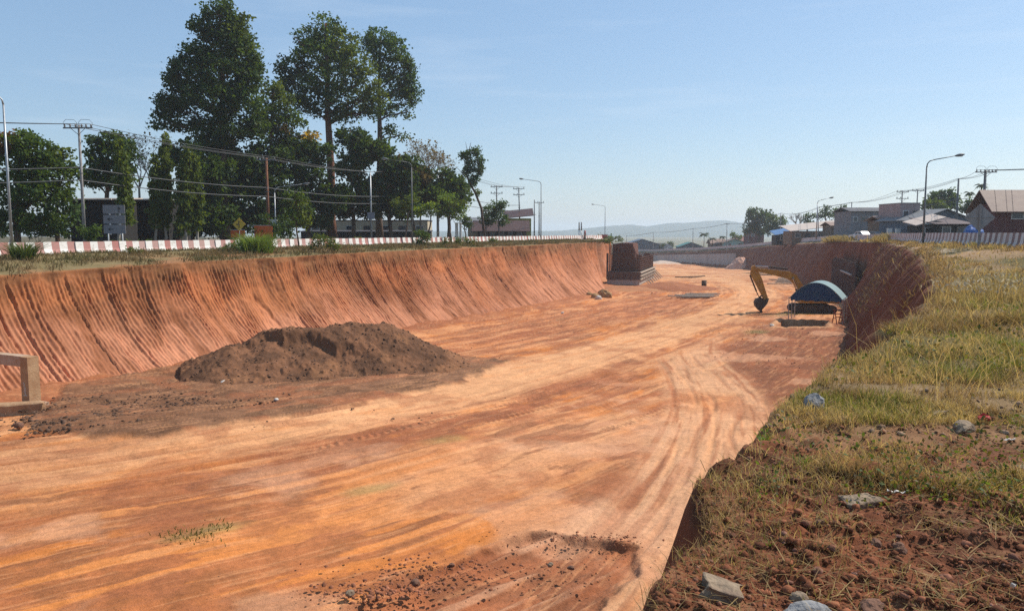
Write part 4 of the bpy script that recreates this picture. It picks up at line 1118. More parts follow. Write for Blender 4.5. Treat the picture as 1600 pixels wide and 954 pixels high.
# right side and far trees
GRT = 'trees among the houses on the right'
for (px, Y, bz, lb, lab, tr, sz) in [
    (1186, 300, -3.0, [(1180, 334, 16, 11, 'dark'), (1195, 340, 16, 12, 'dark'), (1172, 346, 12, 10, 'dark'), (1188, 355, 20, 12, 'dark'), (1168, 358, 8, 8, 'dark')], 'big dark leafy tree in front of the maroon house', .5, .9),
    (1214, 290, -2.6, [(1212, 344, 14, 9, 'mid'), (1224, 350, 9, 8, 'mid'), (1206, 356, 14, 10, 'dark'), (1220, 362, 12, 9, 'mid')], 'mid green tree touching the right side of the big dark one', .4, .85),
    (1260, 240, -1, [(1262, 342, 8, 8, 'dark'), (1258, 350, 10, 6, 'dark'), (1268, 350, 6, 6, 'dark')], 'small dark tree behind the long low shed', .3, .7),
    (1290, 245, -1, [(1290, 326, 9, 5, 'dark'), (1282, 336, 10, 6, 'dark'), (1297, 336, 8, 6, 'dark'), (1292, 347, 12, 6, 'mid')], 'airy layered tree right of the smaller street lamp', .3, .7),
    (1316, 240, -1, [(1318, 325, 10, 5, 'dark'), (1308, 332, 9, 6, 'dark'), (1322, 338, 10, 7, 'mid'), (1312, 345, 10, 6, 'mid')], 'layered dark tree at the left of the long upper storey', .3, .7),
    (1472, 190, 0, [(1465, 306, 15, 9, 'dark'), (1482, 305, 13, 9, 'dark'), (1492, 315, 10, 9, 'dark'), (1460, 318, 14, 9, 'dark'), (1478, 322, 16, 9, 'dark')], 'dark domed tree behind the blue gabled shop', .4, .7),
    (1456, 165, 0, [(1452, 316, 12, 7, 'olive'), (1465, 320, 12, 6, 'olive'), (1446, 322, 8, 6, 'olive'), (1474, 322, 8, 5, 'olive')], 'lower yellowish green tree in front of the dark domed tree', .3, .6),
    (1510, 175, 0, [(1512, 318, 8, 6, 'teal'), (1504, 324, 10, 7, 'dark'), (1518, 325, 8, 6, 'dark')], 'small dark tree between the dark pole and the rusty roof', .3, .6),
    (1150, 350, -5.5, [(1148, 367, 7, 4, 'mid'), (1156, 370, 6, 4, 'mid')], 'small pale green tree behind the tan roofed house', .2, .8),
    (965, 300, -5, [(952, 371, 9, 3.5, 'mid'), (966, 373, 9, 3, 'mid'), (940, 370, 6, 4, 'olive')], 'low bright bushy tree behind the end of the left cut', .2, .8),
    (1050, 450, -9.5, [(1035, 383, 7, 4, 'dark'), (1046, 381, 6, 3.5, 'dark')], 'small dark tree between the dark blue house and the green roof', .2, .9)]:
    tree(lab, px, Y, lb, size=sz, per=1.6, clump=1.1 if Y > 220 else .8, n_leaf=20, trunk_r=tr, base_z=bz, group=GRT)
bare_tree('leafless pale branching tree behind the long low shed roof', 1248, 235, 328, 356, 16, 40, 'brown', -1, GRT, .25, .9)
def palm(label, px, Y, ytop, ybase_z, size, r=.14):
    X_, Zt = on_y(px, ytop, Y)
    t = thing('palm_tree', label, 'palm', (X_, Y, ybase_z), 0, 'palms')
    H = Zt - ybase_z - size * .5
    b = MB(); b.tube([(0, 0, -.2), (.15, 0, H * .5), (.1, 0, H)], [r * 1.3, r, r * .8], 7); b.build('trunk', MT['bark'], t, True)
    V = []; Fq = []; cc = []
    for f in range(16):
        th = f * 2.4; up = random.uniform(.2, 1.1)
        prev = None
        for i in range(9):
            q = i / 8
            p = np.array([.1 + math.cos(th) * size * q, math.sin(th) * size * q, H + size * (up * q - 1.05 * q * q)])
            if prev is not None:
                for sgn in (-1, 1):
                    w_ = size * .22 * math.sin(math.pi * min(1, q + .1)) + .05
                    sd = np.array([-math.sin(th), math.cos(th), -.55]) * sgn * w_; sd[2] = -abs(sd[2])
                    b0 = len(V); V += [prev, p, p + sd, prev + sd * .8]; Fq.append((b0, b0 + 1, b0 + 2, b0 + 3)); cc += [np.array((.035, .06, .02)) * random.uniform(.7, 1.6)] * 4
            prev = p
    mesh_np('fronds', np.array(V), np.array(Fq), MT['leaf'], t, np.array(cc))
    return t
palm('palm with a round crown in front of the hills', 1100, 345, 361, -6, 3.0)
palm('shorter palm right of the palm in front of the hills', 1113, 350, 369, -6, 2.4)
palm('small palm left of the mint walled house', 1129, 352, 366, -6, 2.2)
palm('palm crown rising behind the rusty roofed house', 1533, 170, 284, 0, 1.6)
palm('second palm crown behind the rusty roofed house, lower and spread', 1515, 178, 296, 0, 1.5)
# ================================================================ things in the pit
# heap of dark earth with a bitten-out hollow
c0 = np.array(on_z(515, 574, -7.6)); dU = np.array([.93, .368]); dV = np.array([-.368, .93])
un, vn = np.meshgrid(np.linspace(-10.5, 10.5, 340), np.linspace(-6.2, 6.5, 190), indexing='ij')
hx_ = c0[0] + dU[0] * un + dV[0] * vn; hy_ = c0[1] + dU[1] * un + dV[1] * vn
wob = (fbm(un / 2.2, vn / 2.2, 4, 101) - .5)
def cone(u0, u1, v0, h, sl):
    du = np.maximum(np.maximum(u0 - un, un - u1), 0)
    return h - sl * np.sqrt(du ** 2 * .9 + (vn - v0) ** 2 + .05)
h = np.maximum(cone(-3.2, 3.8, .9, 3.35, .62), cone(-6.0, 5.5, .0, 2.2, .46))
h = np.minimum(h, 2.95 + wob * .7 + .06 * un)
bu = un + wob * 1.6 + (fbm(un / .7, vn / .7, 4, 107) - .5) * .9; bv = vn + (fbm(un / 1.3, vn / 1.3, 4, 102) - .5) * 1.4 + (fbm(un / .5, vn / .5, 3, 108) - .5) * .6
jag = (fbm(un / 1.3, un * 0 + 4, 3, 109) - .5) * 1.3
lv = np.interp(un, [-7, -5.4, -4.2, -3.0, -1.9, -1.0, .2, 1.6, 2.6], [-1.5, .6, 1.1, .1, .5, .0, -1.0, -1.5, -2.4]) + jag * .7
dd_ = lv - vn + (fbm(un / .5, vn / .5, 4, 113) - .5) * .6
drop = np.interp(un, [-6.5, -5.2, -4, -1, .6, 1.9, 2.6], [0, .9, 1.35, 1.45, 1.1, .5, 0])
h = h - .55 * drop * sstep(-.05, .62 + .5 * (wob + .3), dd_) * np.clip(1.1 - dd_ / 3.2, 0, 1)
h = h + wob * .30 + (fbm(un / .45, vn / .45, 4, 103) - .5) * .22 + np.clip(fbm(un / .3, vn / .3, 3, 104) - .58, 0, 1) * .5
base = floor_z(*st(hx_, hy_))
edge = np.minimum(1, np.minimum(np.minimum(un + 10.5, 10.5 - un), np.minimum(vn + 6.2, 6.5 - vn)) / 1.0)
h = np.where(h < .05, -.5, h) * 1.0
hz_ = base + np.where(edge < 1, np.minimum(h, -.3), h)
hc = mix(np.array([.115, .056, .030]), np.array([.185, .086, .044]), sstep(.35, .65, fbm(un / 1.1, vn / 1.1, 5, 105)))
hc = mix(hc, np.array([.28, .13, .06]), sstep(.6, .72, fbm(un / 1.6, vn / 1.6, 4, 106)) * .5)
MT['heap'] = soil_mat('heap_soil', (1.5, 9, 40), .9, .06, .4)
tag(grid_mesh('earth_heap', hx_, hy_, hz_, MT['heap'], hc), 'heap of dark brown earth with a bitten out hollow on its left side', 'earth heap')

# clods: many small angular lumps, one object per kind of ground
def lump_mesh(name, C, size, cols, m, squash=.85):
    """low irregular stones"""
    n = len(C)
    base_v = np.array([(1, 0, 0), (-1, 0, 0), (0, 1, 0), (0, -1, 0), (0, 0, 1), (0, 0, -1), (.6, .6, .5), (-.6, .6, .5), (.6, -.6, .5), (-.6, -.6, .5), (.62, .62, -.5), (-.62, .62, -.5), (.62, -.62, -.5), (-.62, -.62, -.5)], float)
    F_ = np.array([(4, 8, 6), (4, 6, 7), (4, 7, 9), (4, 9, 8), (0, 6, 8), (2, 7, 6), (1, 9, 7), (3, 8, 9), (0, 10, 6), (6, 10, 2), (2, 11, 7), (7, 11, 1), (1, 13, 9), (9, 13, 3), (3, 12, 8), (8, 12, 0)])
    v_ = base_v[None] * rng.uniform(.65, 1.25, (n, 14, 1))
    v_ *= np.stack([rng.uniform(.7, 1.3, n), rng.uniform(.7, 1.3, n), rng.uniform(.65, 1.1, n) * squash], 1)[:, None]
    th = rng.uniform(0, 6.28, n); c_, s_ = np.cos(th), np.sin(th)
    x_ = v_[..., 0] * c_[:, None] - v_[..., 1] * s_[:, None]; y_ = v_[..., 0] * s_[:, None] + v_[..., 1] * c_[:, None]
    v_ = np.stack([x_, y_, v_[..., 2]], -1) * np.asarray(size)[:, None, None] + C[:, None]
    f_ = (F_[None] + (np.arange(n) * 14)[:, None, None]).reshape(-1, 3)
    return mesh_np(name, v_.reshape(-1, 3), f_, m, None, np.repeat(cols, 14, 0), True)
def floor_at(x, y):
    s_, t_ = st(x, y); return floor_z(s_, t_)
def px_scatter(cx, cy, rx, ry, n, z=-7.5):
    a = rng.normal(size=(n, 2)); return on_z(cx + a[:, 0] * rx, cy + a[:, 1] * ry, z)
C_ = []; sz_ = []; cc_ = []
for (cx_, cy_, rx, ry, n, smin, smax, c_) in [
    (690, 904, 70, 12, 380, .02, .13, (.23, .09, .048)), (915, 851, 45, 3, 180, .02, .12, (.25, .10, .055)), (600, 936, 60, 8, 320, .03, .15, (.25, .10, .055)), (880, 850, 60, 5, 90, .02, .08, (.22, .09, .045)), (980, 862, 40, 5, 60, .02, .07, (.22, .09, .045)), (860, 905, 50, 16, 140, .02, .10, (.24, .10, .05)),
    (120, 655, 55, 9, 900, .03, .2, (.10, .058, .038)), (220, 635, 80, 14, 1400, .03, .17, (.11, .062, .04)), (300, 650, 90, 14, 1200, .03, .16, (.11, .062, .04)), (75, 672, 26, 9, 300, .04, .24, (.095, .055, .036)), (480, 640, 90, 10, 1000, .03, .2, (.12, .065, .04)), (660, 598, 60, 12, 500, .03, .11, (.13, .07, .045)),
    (170, 598, 60, 8, 260, .03, .16, (.22, .11, .06)), (1240, 540, 60, 22, 300, .03, .16, (.20, .08, .045)), (900, 480, 120, 16, 250, .04, .16, (.28, .12, .06)), (1050, 445, 40, 10, 120, .06, .28, (.26, .11, .055)), (500, 800, 400, 90, 300, .012, .035, (.34, .15, .07)), (720, 560, 40, 10, 160, .03, .12, (.14, .08, .05))]:
    x_, y_ = px_scatter(cx_, cy_, rx, ry, n)
    s_ = (smin + (smax - smin) * rng.random(n) ** 4) * .55
    s2, t2 = st(x_, y_)
    _, dm = poly_flow(x_, y_, MAIN)
    ok = (t2 < -3.5) & (t2 > -42) & ((np.abs(dm + .3) > 3.6) | (cy_ > 840) | (rng.random(n) < .06))
    x_, y_, s_ = x_[ok], y_[ok], s_[ok]
    C_.append(np.stack([x_, y_, floor_at(x_, y_) + s_ * .3 + .12], 1)); sz_.append(s_); cc_.append(np.array(c_) * rng.uniform(.6, 1.5, (len(s_), 1)))
# on the heap's own skirt
ii = rng.integers(0, un.size, 3000); zz = hz_.ravel()[ii]; ok = h.ravel()[ii] > .03
s_ = .015 + .09 * rng.random(ok.sum()) ** 4
C_.append(np.stack([hx_.ravel()[ii][ok], hy_.ravel()[ii][ok], zz[ok] + s_ * .2], 1)); sz_.append(s_); cc_.append(np.array((.13, .07, .043)) * rng.uniform(.6, 1.5, (len(s_), 1)))
MT['clod'] = soil_mat('clod_soil', (6, 20, 60), .5, .02, .3)
tag(lump_mesh('soil_clods', np.concatenate(C_), np.concatenate(sz_), np.concatenate(cc_), MT['clod']), kind='stuff')

def rock(label, x, y, z, r, c, name='rock', cat='rock', rz=0.0, group=None, flat=False, seed=0, sub=3):
    import bmesh
    bm = bmesh.new()
    if flat:
        bmesh.ops.create_cube(bm, size=1.0)
        bmesh.ops.bevel(bm, geom=bm.edges[:], offset=.05, segments=1, affect='EDGES')
        bmesh.ops.subdivide_edges(bm, edges=bm.edges[:], cuts=3, use_grid_fill=True)
        for v_ in bm.verts:
            k_ = Vector((vnoise(v_.co.x * 2.3 + seed, v_.co.y * 2.1 + v_.co.z, 3), vnoise(v_.co.y * 2.2 + seed, v_.co.z * 2.3 + v_.co.x, 5), vnoise(v_.co.x * 2.4, v_.co.y * 2.3 + seed, 7))) - Vector((.5, .5, .5))
            v_.co += Vector((k_.x * .35, k_.y * .35, k_.z * .28))
    else:
        bmesh.ops.create_icosphere(bm, subdivisions=sub, radius=.5)
        for v_ in bm.verts:
            d_ = v_.co.normalized()
            k_ = float(fbm(d_.x * 1.6 + seed, d_.y * 1.6 + d_.z * 1.3, 4, 9))
            k2 = float(vnoise(d_.x * 1.1 + seed * 2, d_.z * 1.2 + d_.y, 4))
            v_.co = d_ * (.28 + .30 * k_ + .18 * round(k2 * 3) / 3)
    for v_ in bm.verts: v_.co = Vector((v_.co.x * r[0], v_.co.y * r[1], v_.co.z * r[2]))
    me = bpy.data.meshes.new(name); bm.to_mesh(me); bm.free()
    me.materials.append(c); o = link(bpy.data.objects.new(name, me))
    o.location = (x, y, z); o.rotation_euler = (.15 * math.sin(seed), .2 * math.cos(seed * 2), rz)
    return tag(o, label, cat, group)
MT['rock_tan'] = mat('rock_tan', (.27, .20, .13), (.16, .105, .07), 6, .9, .6, 20)
MT['rock_grey'] = mat('rock_grey', (.27, .26, .25), (.14, .135, .13), 6, .9, .6, 20)
MT['rock_white'] = mat('rock_white', (.62, .58, .52), (.45, .38, .32), 6, .9, .4, 20)
MT['rock_yellow'] = mat('rock_yellow', (.40, .24, .10), (.26, .14, .06), 3, .9, .6, 9)
MT['rock_brown'] = mat('rock_brown', (.20, .10, .06), (.12, .06, .04), 6, .95, .6, 20)
for i, (px, py, w_, lab) in enumerate(((944, 463, 1.7, 'largest yellowish boulder at the end of the left cut'), (930, 465, 1.1, 'boulder left of the largest yellowish boulder'), (935, 467, .8, 'small pale boulder in front of the yellowish boulders'), (922, 462, .9, 'leftmost boulder against the foot of the left cut'))):
    x_, y_ = on_z(px, py, -8.3); rock(lab, x_, y_, -8.2, (w_ * 1.3, w_, w_ * 1.1), MT['rock_yellow' if i != 2 else 'rock_white'], 'boulder', 'boulder', i, 'boulders at the end of the left cut', seed=i + 2)
for i, (px, py, w_, lab, m_) in enumerate(((30, 674, .5, 'dark clod alone on the orange floor at the left', 'rock_brown'), (349, 600, .45, 'white stone on the brown earth below the heap', 'rock_white'), (432, 628, .3, 'small white stone in the brown rubble', 'rock_white'), (155, 603, .45, 'white lump among the rubble at the foot of the left cut', 'rock_white'), (146, 596, .4, 'pale lump left of the white lump at the foot of the left cut', 'rock_tan'),
        (860, 897, .2, 'pale stone on the brown strip of the pit floor', 'rock_tan'), (892, 902, .22, 'dark stone right of the pale stone on the brown strip', 'rock_brown'), (706, 898, .2, 'dark stone on the ridge of brown clods', 'rock_brown'), (547, 943, .25, 'pale flat stone at the bottom among the clods', 'rock_tan'), (650, 926, .3, 'reddish stone in the thick of the clods', 'rock_brown'),
        (1206, 511, .5, 'white stone at the left end of the shade under the canopy', 'rock_white'), (879, 481, .4, 'white stone near the foot of the left cut', 'rock_white'))):
    x_, y_ = on_z(px, py, -7.5); rock(lab, x_, y_, pit_z(x_, y_) + .18, (w_ * .9, w_ * .75, w_ * .6), MT[m_], 'rock', 'rock', i * .9, None, seed=i * 1.7, sub=2)

# concrete frame at the left edge
fx0, fy0 = on_z(50, 634, -7.4)
t = thing('concrete_portal', 'stained concrete frame of post, beam and slab at the left edge of the pit', 'concrete portal', (fx0, fy0, -7.35), -R(25))
MT['stained'] = mat('stained_concrete', (.42, .27, .15), (.30, .16, .08), 2.2, .9, .4, 12)
MT['pale_conc'] = mat('pale_concrete', (.46, .36, .27), (.36, .22, .13), 1.8, .9, .4, 12)
b = MB(); b.box((0, 0, 1.32), (.62, .62, 2.55), taper=.97); p_ = b.build('post', MT['stained'], t)
b = MB(); b.box((-.05, -.317, .95), (.05, .012, .5)); b.box((.03, -.317, .8), (.04, .012, .45)); b.box((-.05, -.317, 1.2), (.2, .012, .04), 0, Matrix.Rotation(.7, 3, 'Y')); b.box((.0, -.317, .58), (.3, .012, .04)); b.build('white_mark', MT['rock_white'], p_)
b = MB(); b.box((-2.3, .05, 2.32), (3.96, .5, .55)); b.build('beam', MT['pale_conc'], t)
b = MB(); b.box((-2.3, -.1, -.18), (5.2, 1.7, .46)); b.build('slab', MT['pale_conc'], t)
rock('broken orange stained concrete block lying in front of the concrete frame', fx0 + .1, fy0 - 1.5, -7.3, (2.2, 1.0, .75), MT['stained'], 'concrete_block', 'concrete block', .2, flat=True, seed=4)

# abutment under construction
ax0, ay0 = on_z(948, 444, -8.5)
t = thing('abutment', 'unfinished concrete abutment with rusty rebar walls at the end of the left cut', 'abutment', (ax0, ay0, -8.55), -R(16.6))
MT['form'] = mat('formwork', (.12, .075, .055), (.07, .045, .035), .9, .9, .2, stretch=(1, 1, .4))
MT['rebar'] = mat('rebar', (.17, .085, .055), (.10, .05, .035), 5, .8)
MT['soil_block'] = mat('soil_block', (.14, .055, .036), (.09, .036, .025), 1.2, .95, .6, 6)
b = MB(); b.box((3.2, 13, .5), (6.3, 26, 1.0)); b.build('footing', MT['concrete'], t)
b = MB(); b.box((3.2, 13, 1.75), (6.5, 26.2, 1.5)); b.build('formwork', MT['form'], t)
for zz, o_ in ((1.1, .16), (1.75, .16), (2.4, .16)):
    b = MB(); b.box((6.6, 13, zz), (.28, 26.6, .26)); b.build('waler', MT['timber'], t)
for k_ in range(14):
    b = MB(); b.tube([(6.5, 1 + k_ * 1.9, 2.0), (8.1 + .2 * (k_ % 2), 1.3 + k_ * 1.9, .1)], .08, 5); b.build('strut', MT['timber'], t)
b = MB(); b.prism([(.5, 2.52), (5.0, 2.52), (5.05, 4.3), (4.7, 8.0), (2.5, 8.15), (.6, 7.9)], 'y', 2.6, 9.5, 0); b.build('earth_core', MT['soil_block'], t)
for (y_, x0_, x1_, n_, topf) in ((1.6, .2, 6.2, 30, 0), (2.1, .2, 6.2, 22, 0)):
    b = MB()
    for k_ in range(n_):
        q_ = k_ / (n_ - 1); x_ = x0_ + (x1_ - x0_) * q_
        zt_ = (7.9 if x_ < 4.8 else 7.9 - (x_ - 4.8) * 2.6) + random.uniform(-.35, .2)
        if .9 < x_ < 1.9 and y_ < 2: zt_ = 3.4
        b.tube([(x_, y_, 2.3), (x_ + random.uniform(-.05, .05), y_, zt_)], .055, 4, cap=False)
    for zz in np.arange(3.4, 7.6, 1.3): b.tube([(x0_, y_ - .06, zz), (x1_ if zz < 4.6 else x1_ - (zz - 4.4) * .38, y_ - .06, zz)], .028, 4, cap=False)
    b.build('front_rebar', MT['rebar'], t)
for x_ in (6.1, 5.6):
    b = MB()
    for y_ in np.arange(1.6, 25.8, .42):
        zt_ = 5.35 + .35 * math.sin(y_ * .5) + random.uniform(-.25, .25)
        b.tube([(x_, y_, 2.3), (x_ + random.uniform(-.06, .06), y_, zt_)], .07, 4, cap=False)
    for zz in np.arange(2.9, 5.2, .45): b.tube([(x_ + .06, 1.6, zz), (x_ + .06, 25.8, zz)], .03, 4, cap=False)
    b.build('side_rebar', MT['rebar'], t)
b = MB(); b.box((5.2, 14, 3.9), (.12, 23, 2.7)); b.build('back_shutter', MT['form'], t)
b = MB(); b.box((-.1, 1.2, 3.6), (.35, .5, 5.0)); b.build('stop_post', MT['form'], t)

# finished concrete wall far down the cut
wp = []
for s_ in np.arange(297, 400, 4.0):
    wp.append((s_, float(re_v(s_, 1)) - 5.0, np.interp(s_, [297, 345, 372, 400], [-6.3, -8.3, -9.55, -10.6])))
V = []; Fs = []
for s_, t_, zt_ in wp:
    zb_ = float(floor_z(s_, t_)) - .6
    for o_, z_ in ((0, zb_), (0, zt_), (1.0, zt_), (1.0, zb_)):
        x_, y_ = xy(s_, t_ + o_); V.append((float(x_), float(y_), z_))
for i in range(len(wp) - 1):
    for a_ in range(4): Fs.append((i * 4 + a_, i * 4 + (a_ + 1) % 4, (i + 1) * 4 + (a_ + 1) % 4, (i + 1) * 4 + a_))
Fs.append((3, 2, 1, 0)); n_ = (len(wp) - 1) * 4; Fs.append((n_, n_ + 1, n_ + 2, n_ + 3))
b = MB(); b.add(V, Fs)
MT['wall_conc'] = mat('wall_concrete', (.40, .36, .34), (.30, .27, .25), .35, .9, .1, stretch=(1, 1, .3))
tag(b.build('retaining_wall', MT['wall_conc']), 'long pale grey concrete retaining wall at the far end of the pit', 'retaining wall')
# dark pile wall in the shade behind the excavator
MT['pile_dark'] = mat('pile_dark', (.10, .055, .045), (.055, .035, .03), 1.5, .95, .4)
pw = xy(132, float(re_v(132, 1)) - 2.3); pw = Vector((float(pw[0]), float(pw[1]), -8.0))
t = thing('pile_wall', 'dark bored pile wall standing in the shade of the right cut', 'pile wall', pw)
for s_ in np.arange(119, 146, .62):
    b = MB()
    t_ = float(re_v(s_, 1)) - 2.3; x_, y_ = xy(s_, t_); x_, y_ = float(x_), float(y_)
    b.tube([(x_ - pw.x, y_ - pw.y, float(floor_z(s_, t_)) - .5 - pw.z), (x_ - pw.x, y_ - pw.y, -2.9 + .25 * math.sin(s_ * 2.1) - pw.z)], .33, 8)
    b.build('pile', MT['pile_dark'], t)
b = MB(); pts = []
for s_ in np.arange(120, 134, 1.0):
    x_, y_ = xy(s_, float(re_v(s_, 1)) - 2.75); pts.append((float(x_) - pw.x, float(y_) - pw.y, -4.4 - pw.z))
b.tube(pts, .16, 6); b.build('ledge', MT['concrete'], t)

# pale pink sand pile at the end of the concrete wall
def small_heap(name, label, px, py, z, r, hh, c1, c2, seed, cat, el=1.0, rz=0):
    x0, y0 = on_z(px, py, z)
    a, b_ = np.meshgrid(np.linspace(-1.15, 1.15, 60), np.linspace(-1.15, 1.15, 60), indexing='ij')
    d = np.sqrt(a * a + b_ * b_) + (fbm(a * 2 + seed, b_ * 2, 4, 110) - .5) * .5
    hh_ = np.clip(1 - d, -.15, 1) * hh; hh_ = np.minimum(hh_, hh * .82)
    X_ = a * r * el; Y_ = b_ * r
    cc = mix(np.array(c1), np.array(c2), fbm(a * 4, b_ * 4 + seed, 4, 111))
    o = grid_mesh(name, X_, Y_, hh_ + (fbm(a * 12, b_ * 12, 3, 112) - .5) * hh * .08, MT['heap'], cc)
    o.location = (x0, y0, z); o.rotation_euler = (0, 0, rz)
    return tag(o, label, cat)
small_heap('sand_pile', 'pale pinkish sand pile at the near end of the far concrete wall', 1156, 420.5, -11.7, 5.2, 5.2, (.62, .40, .30), (.50, .25, .16), 1, 'sand pile')
small_heap('soil_pile', 'low reddish soil hump in the middle of the pit before the abutment', 1050, 449, -8.4, 5.5, 1.2, (.36, .15, .07), (.26, .09, .045), 2, 'soil pile', 1.5)
small_heap('soil_pile', 'low orange soil hump at the foot of the abutment', 970, 452, -8.5, 5, .8, (.42, .2, .09), (.3, .12, .06), 4, 'soil pile', 1.8)
small_heap('sand_pile', 'small pale sand patch piled beside the abutment before the far wall', 1035, 411.5, -12.5, 7, 1.6, (.55, .42, .33), (.45, .33, .25), 5, 'sand pile', 1.3)

# timber
GP = 'planks lying on the pit floor'
def plank(px, py, z, L, W, H, rz, dz_=0.0, m='timber', label='long grey plank lying in the pile before the excavator arm', g=GP):
    x_, y_ = on_z(px, py, z); zz = pit_z(x_, y_)
    b = MB(); b.box((0, 0, 0), (L, W, H)); o = b.build('plank', MT[m])
    o.location = (x_, y_, zz + H / 2 + .12 + dz_); o.rotation_euler = (R(random.uniform(-1, 1)), 0, rz)
    return tag(o, label, 'plank', g)
for i in range(9):
    plank(1088 + random.uniform(-10, 10), 462.5 - i * .75, -7.9, random.uniform(4, 7), .32, .14, random.uniform(-.12, .12), .0 + .06 * (i % 3), 'timber' if i % 3 else 'dark_wood', 'weathered plank in the flat pile left of the excavator bucket')
for i in range(9):
    plank(1226 + random.uniform(-14, 14), 439 - i * 1.1, -7.9, random.uniform(3, 6), .4, .16, random.uniform(-.2, .2), .1 * (i % 3), 'timber', 'pale plank in the heap seen under the excavator boom', 'planks under the excavator boom')
for i in range(4):
    plank(1068 + i * 9, 433 - i * .7, -8.8, 4, .5, .2, .3 * i, .05, 'dark_wood', 'dark plank lying far down the pit beside the abutment', 'dark planks beside the abutment')
x_, y_ = on_z(1100, 446, -8.2); t = thing('drum', 'dark rusty drum standing alone in the middle of the pit', 'drum', (x_, y_, pit_z(x_, y_) + .1))
b = MB(); b.tube([(0, 0, 0), (0, 0, .55), (0, 0, .6), (0, 0, .65), (0, 0, 1.25)], [.46, .46, .5, .46, .46], 14); b.build('body', MT['dark_wood'], t, True)
b = MB(); b.tube([(0, 0, 1.252), (0, 0, 1.29)], [.44, .44], 14); b.build('lid', MT['rebar'], t)

# ================================================================ excavator
MT['ex_yellow'] = mat('excavator_yellow', (.44, .22, .028), (.32, .14, .022), 1.6, .55, .1)
MT['ex_dark'] = mat('excavator_dark', (.045, .035, .03), (.075, .05, .035), 3, .8, .2)
MT['ex_orange'] = mat('excavator_orange', (.42, .15, .035), (.33, .11, .03), 2, .6)
MT['steel'] = mat('steel_ram', (.5, .5, .5), (.4, .4, .4), 3, .25, metal=.9)
x_, y_ = on_z(1268, 485.5, -7.4)
ez = pit_z(x_, y_) + .05
t = thing('excavator', 'yellow crawler excavator with its arm bent down, parked behind the blue canopy', 'excavator', (x_, y_, ez), R(180 - 6))
for sy in (-1.25, 1.25):
    b = MB(); L = 2.42; r_ = .46
    prof = [(L - .46 + r_ * math.cos(a_), r_ + .02 + r_ * math.sin(a_)) for a_ in np.linspace(-math.pi / 2, math.pi / 2, 10)] + [(-L + .46 - r_ * math.cos(a_), r_ + .02 + r_ * math.sin(a_)) for a_ in np.linspace(math.pi / 2, -math.pi / 2, 10)]
    b.prism(prof, 'y', sy - .3, sy + .3)
    for k_ in range(26):
        q_ = -L + .5 + (2 * L - 1) * k_ / 25
        b.box((q_, sy, .005), (.09, .62, .06)); b.box((q_, sy, .955), (.09, .62, .05))
    tr = b.build('crawler_track', MT['ex_dark'], t)
    b = MB()
    for q_ in (-1.95, 1.95): b.tube([(q_, sy - .33, .48), (q_, sy + .33, .48)], .33, 14)
    for q_ in np.linspace(-1.35, 1.35, 6): b.tube([(q_, sy - .32, .2), (q_, sy + .32, .2)], .14, 10)
    b.build('roller', MT['ex_dark'], tr)
b = MB(); b.box((0, 0, .72), (2.6, 1.9, .5)); b.tube([(0, 0, .95), (0, 0, 1.14)], .75, 20); b.build('undercarriage', MT['ex_dark'], t)
b = MB(); b.box((-.5, 0, 1.42), (4.2, 2.6, .5)); b.box((-1.1, 0, 1.95), (2.6, 2.55, .6)); b.build('upper_body', MT['ex_yellow'], t)
b = MB(); b.prism([(-2.61, 1.2), (-3.2, 1.35), (-3.25, 2.2), (-2.41, 2.3), (-2.41, 1.2)], 'y', -1.32, 1.32); b.build('counterweight', MT['ex_orange'], t)
b = MB(); b.prism([(.1, 1.68), (1.55, 1.68), (1.62, 2.2), (1.25, 3.0), (.1, 3.02)], 'y', -1.28, -.35); cb = b.build('cab', MT['ex_yellow'], t)
b = MB(); b.box((.8, -1.284, 2.45), (.85, .012, .75)); b.box((.8, -.346, 2.45), (.85, .012, .75)); b.add([(1.625, -1.2, 2.22), (1.625, -.42, 2.22), (1.28, -.42, 2.96), (1.28, -1.2, 2.96)], [(0, 1, 2, 3)]); b.build('window', MT['glass'], cb)
b = MB(); b.prism([(.7, 1.75), (1.15, 1.6), (1.75, 2.9), (2.45, 3.65), (3.0, 3.95), (6.35, 4.75), (6.5, 5.0), (6.3, 5.12), (2.6, 4.72), (1.9, 4.35), (1.15, 3.2)], 'y', -.26, .26); bo = b.build('boom', MT['ex_yellow'], t)
b = MB(); b.box((4.2, -.265, 4.55), (1.5, .02, .26), 0, Matrix.Rotation(-.17, 3, 'Y')); b.build('boom_panel', MT['ex_dark'], bo)
for sy in (-.42, .42):
    b = MB(); b.tube([(1.35, sy, 1.75), (1.75, sy, 2.7)], .11, 10); b.build('lift_cylinder', MT['ex_dark'], t)
    b = MB(); b.tube([(1.75, sy, 2.7), (2.35, sy, 4.0)], .06, 8); b.tube([(2.35, sy - .08, 4.0), (2.35, sy + .08, 4.0)], .12, 10); b.build('lift_rod', MT['steel'], t)
b = MB(); b.tube([(2.9, 0, 5.02), (5.0, 0, 5.28)], .11, 10); b.build('arm_cylinder', MT['ex_dark'], t)
b = MB(); b.tube([(5.0, 0, 5.28), (6.75, 0, 5.32)], .06, 8); b.build('arm_rod', MT['steel'], t)
b = MB(); b.prism([(6.6, 5.45), (6.95, 5.3), (7.05, 4.35), (6.75, 3.9), (5.5, 1.55), (5.2, 1.4), (5.0, 1.6), (5.75, 3.9), (6.1, 4.6)], 'y', -.21, .21); am = b.build('arm', MT['ex_yellow'], t)
b = MB(); b.tube([(7.1, 0, 4.3), (6.3, 0, 2.4)], .09, 10); b.tube([(6.3, 0, 2.4), (6.0, 0, 1.75)], .05, 8); b.build('bucket_cylinder', MT['ex_dark'], t)
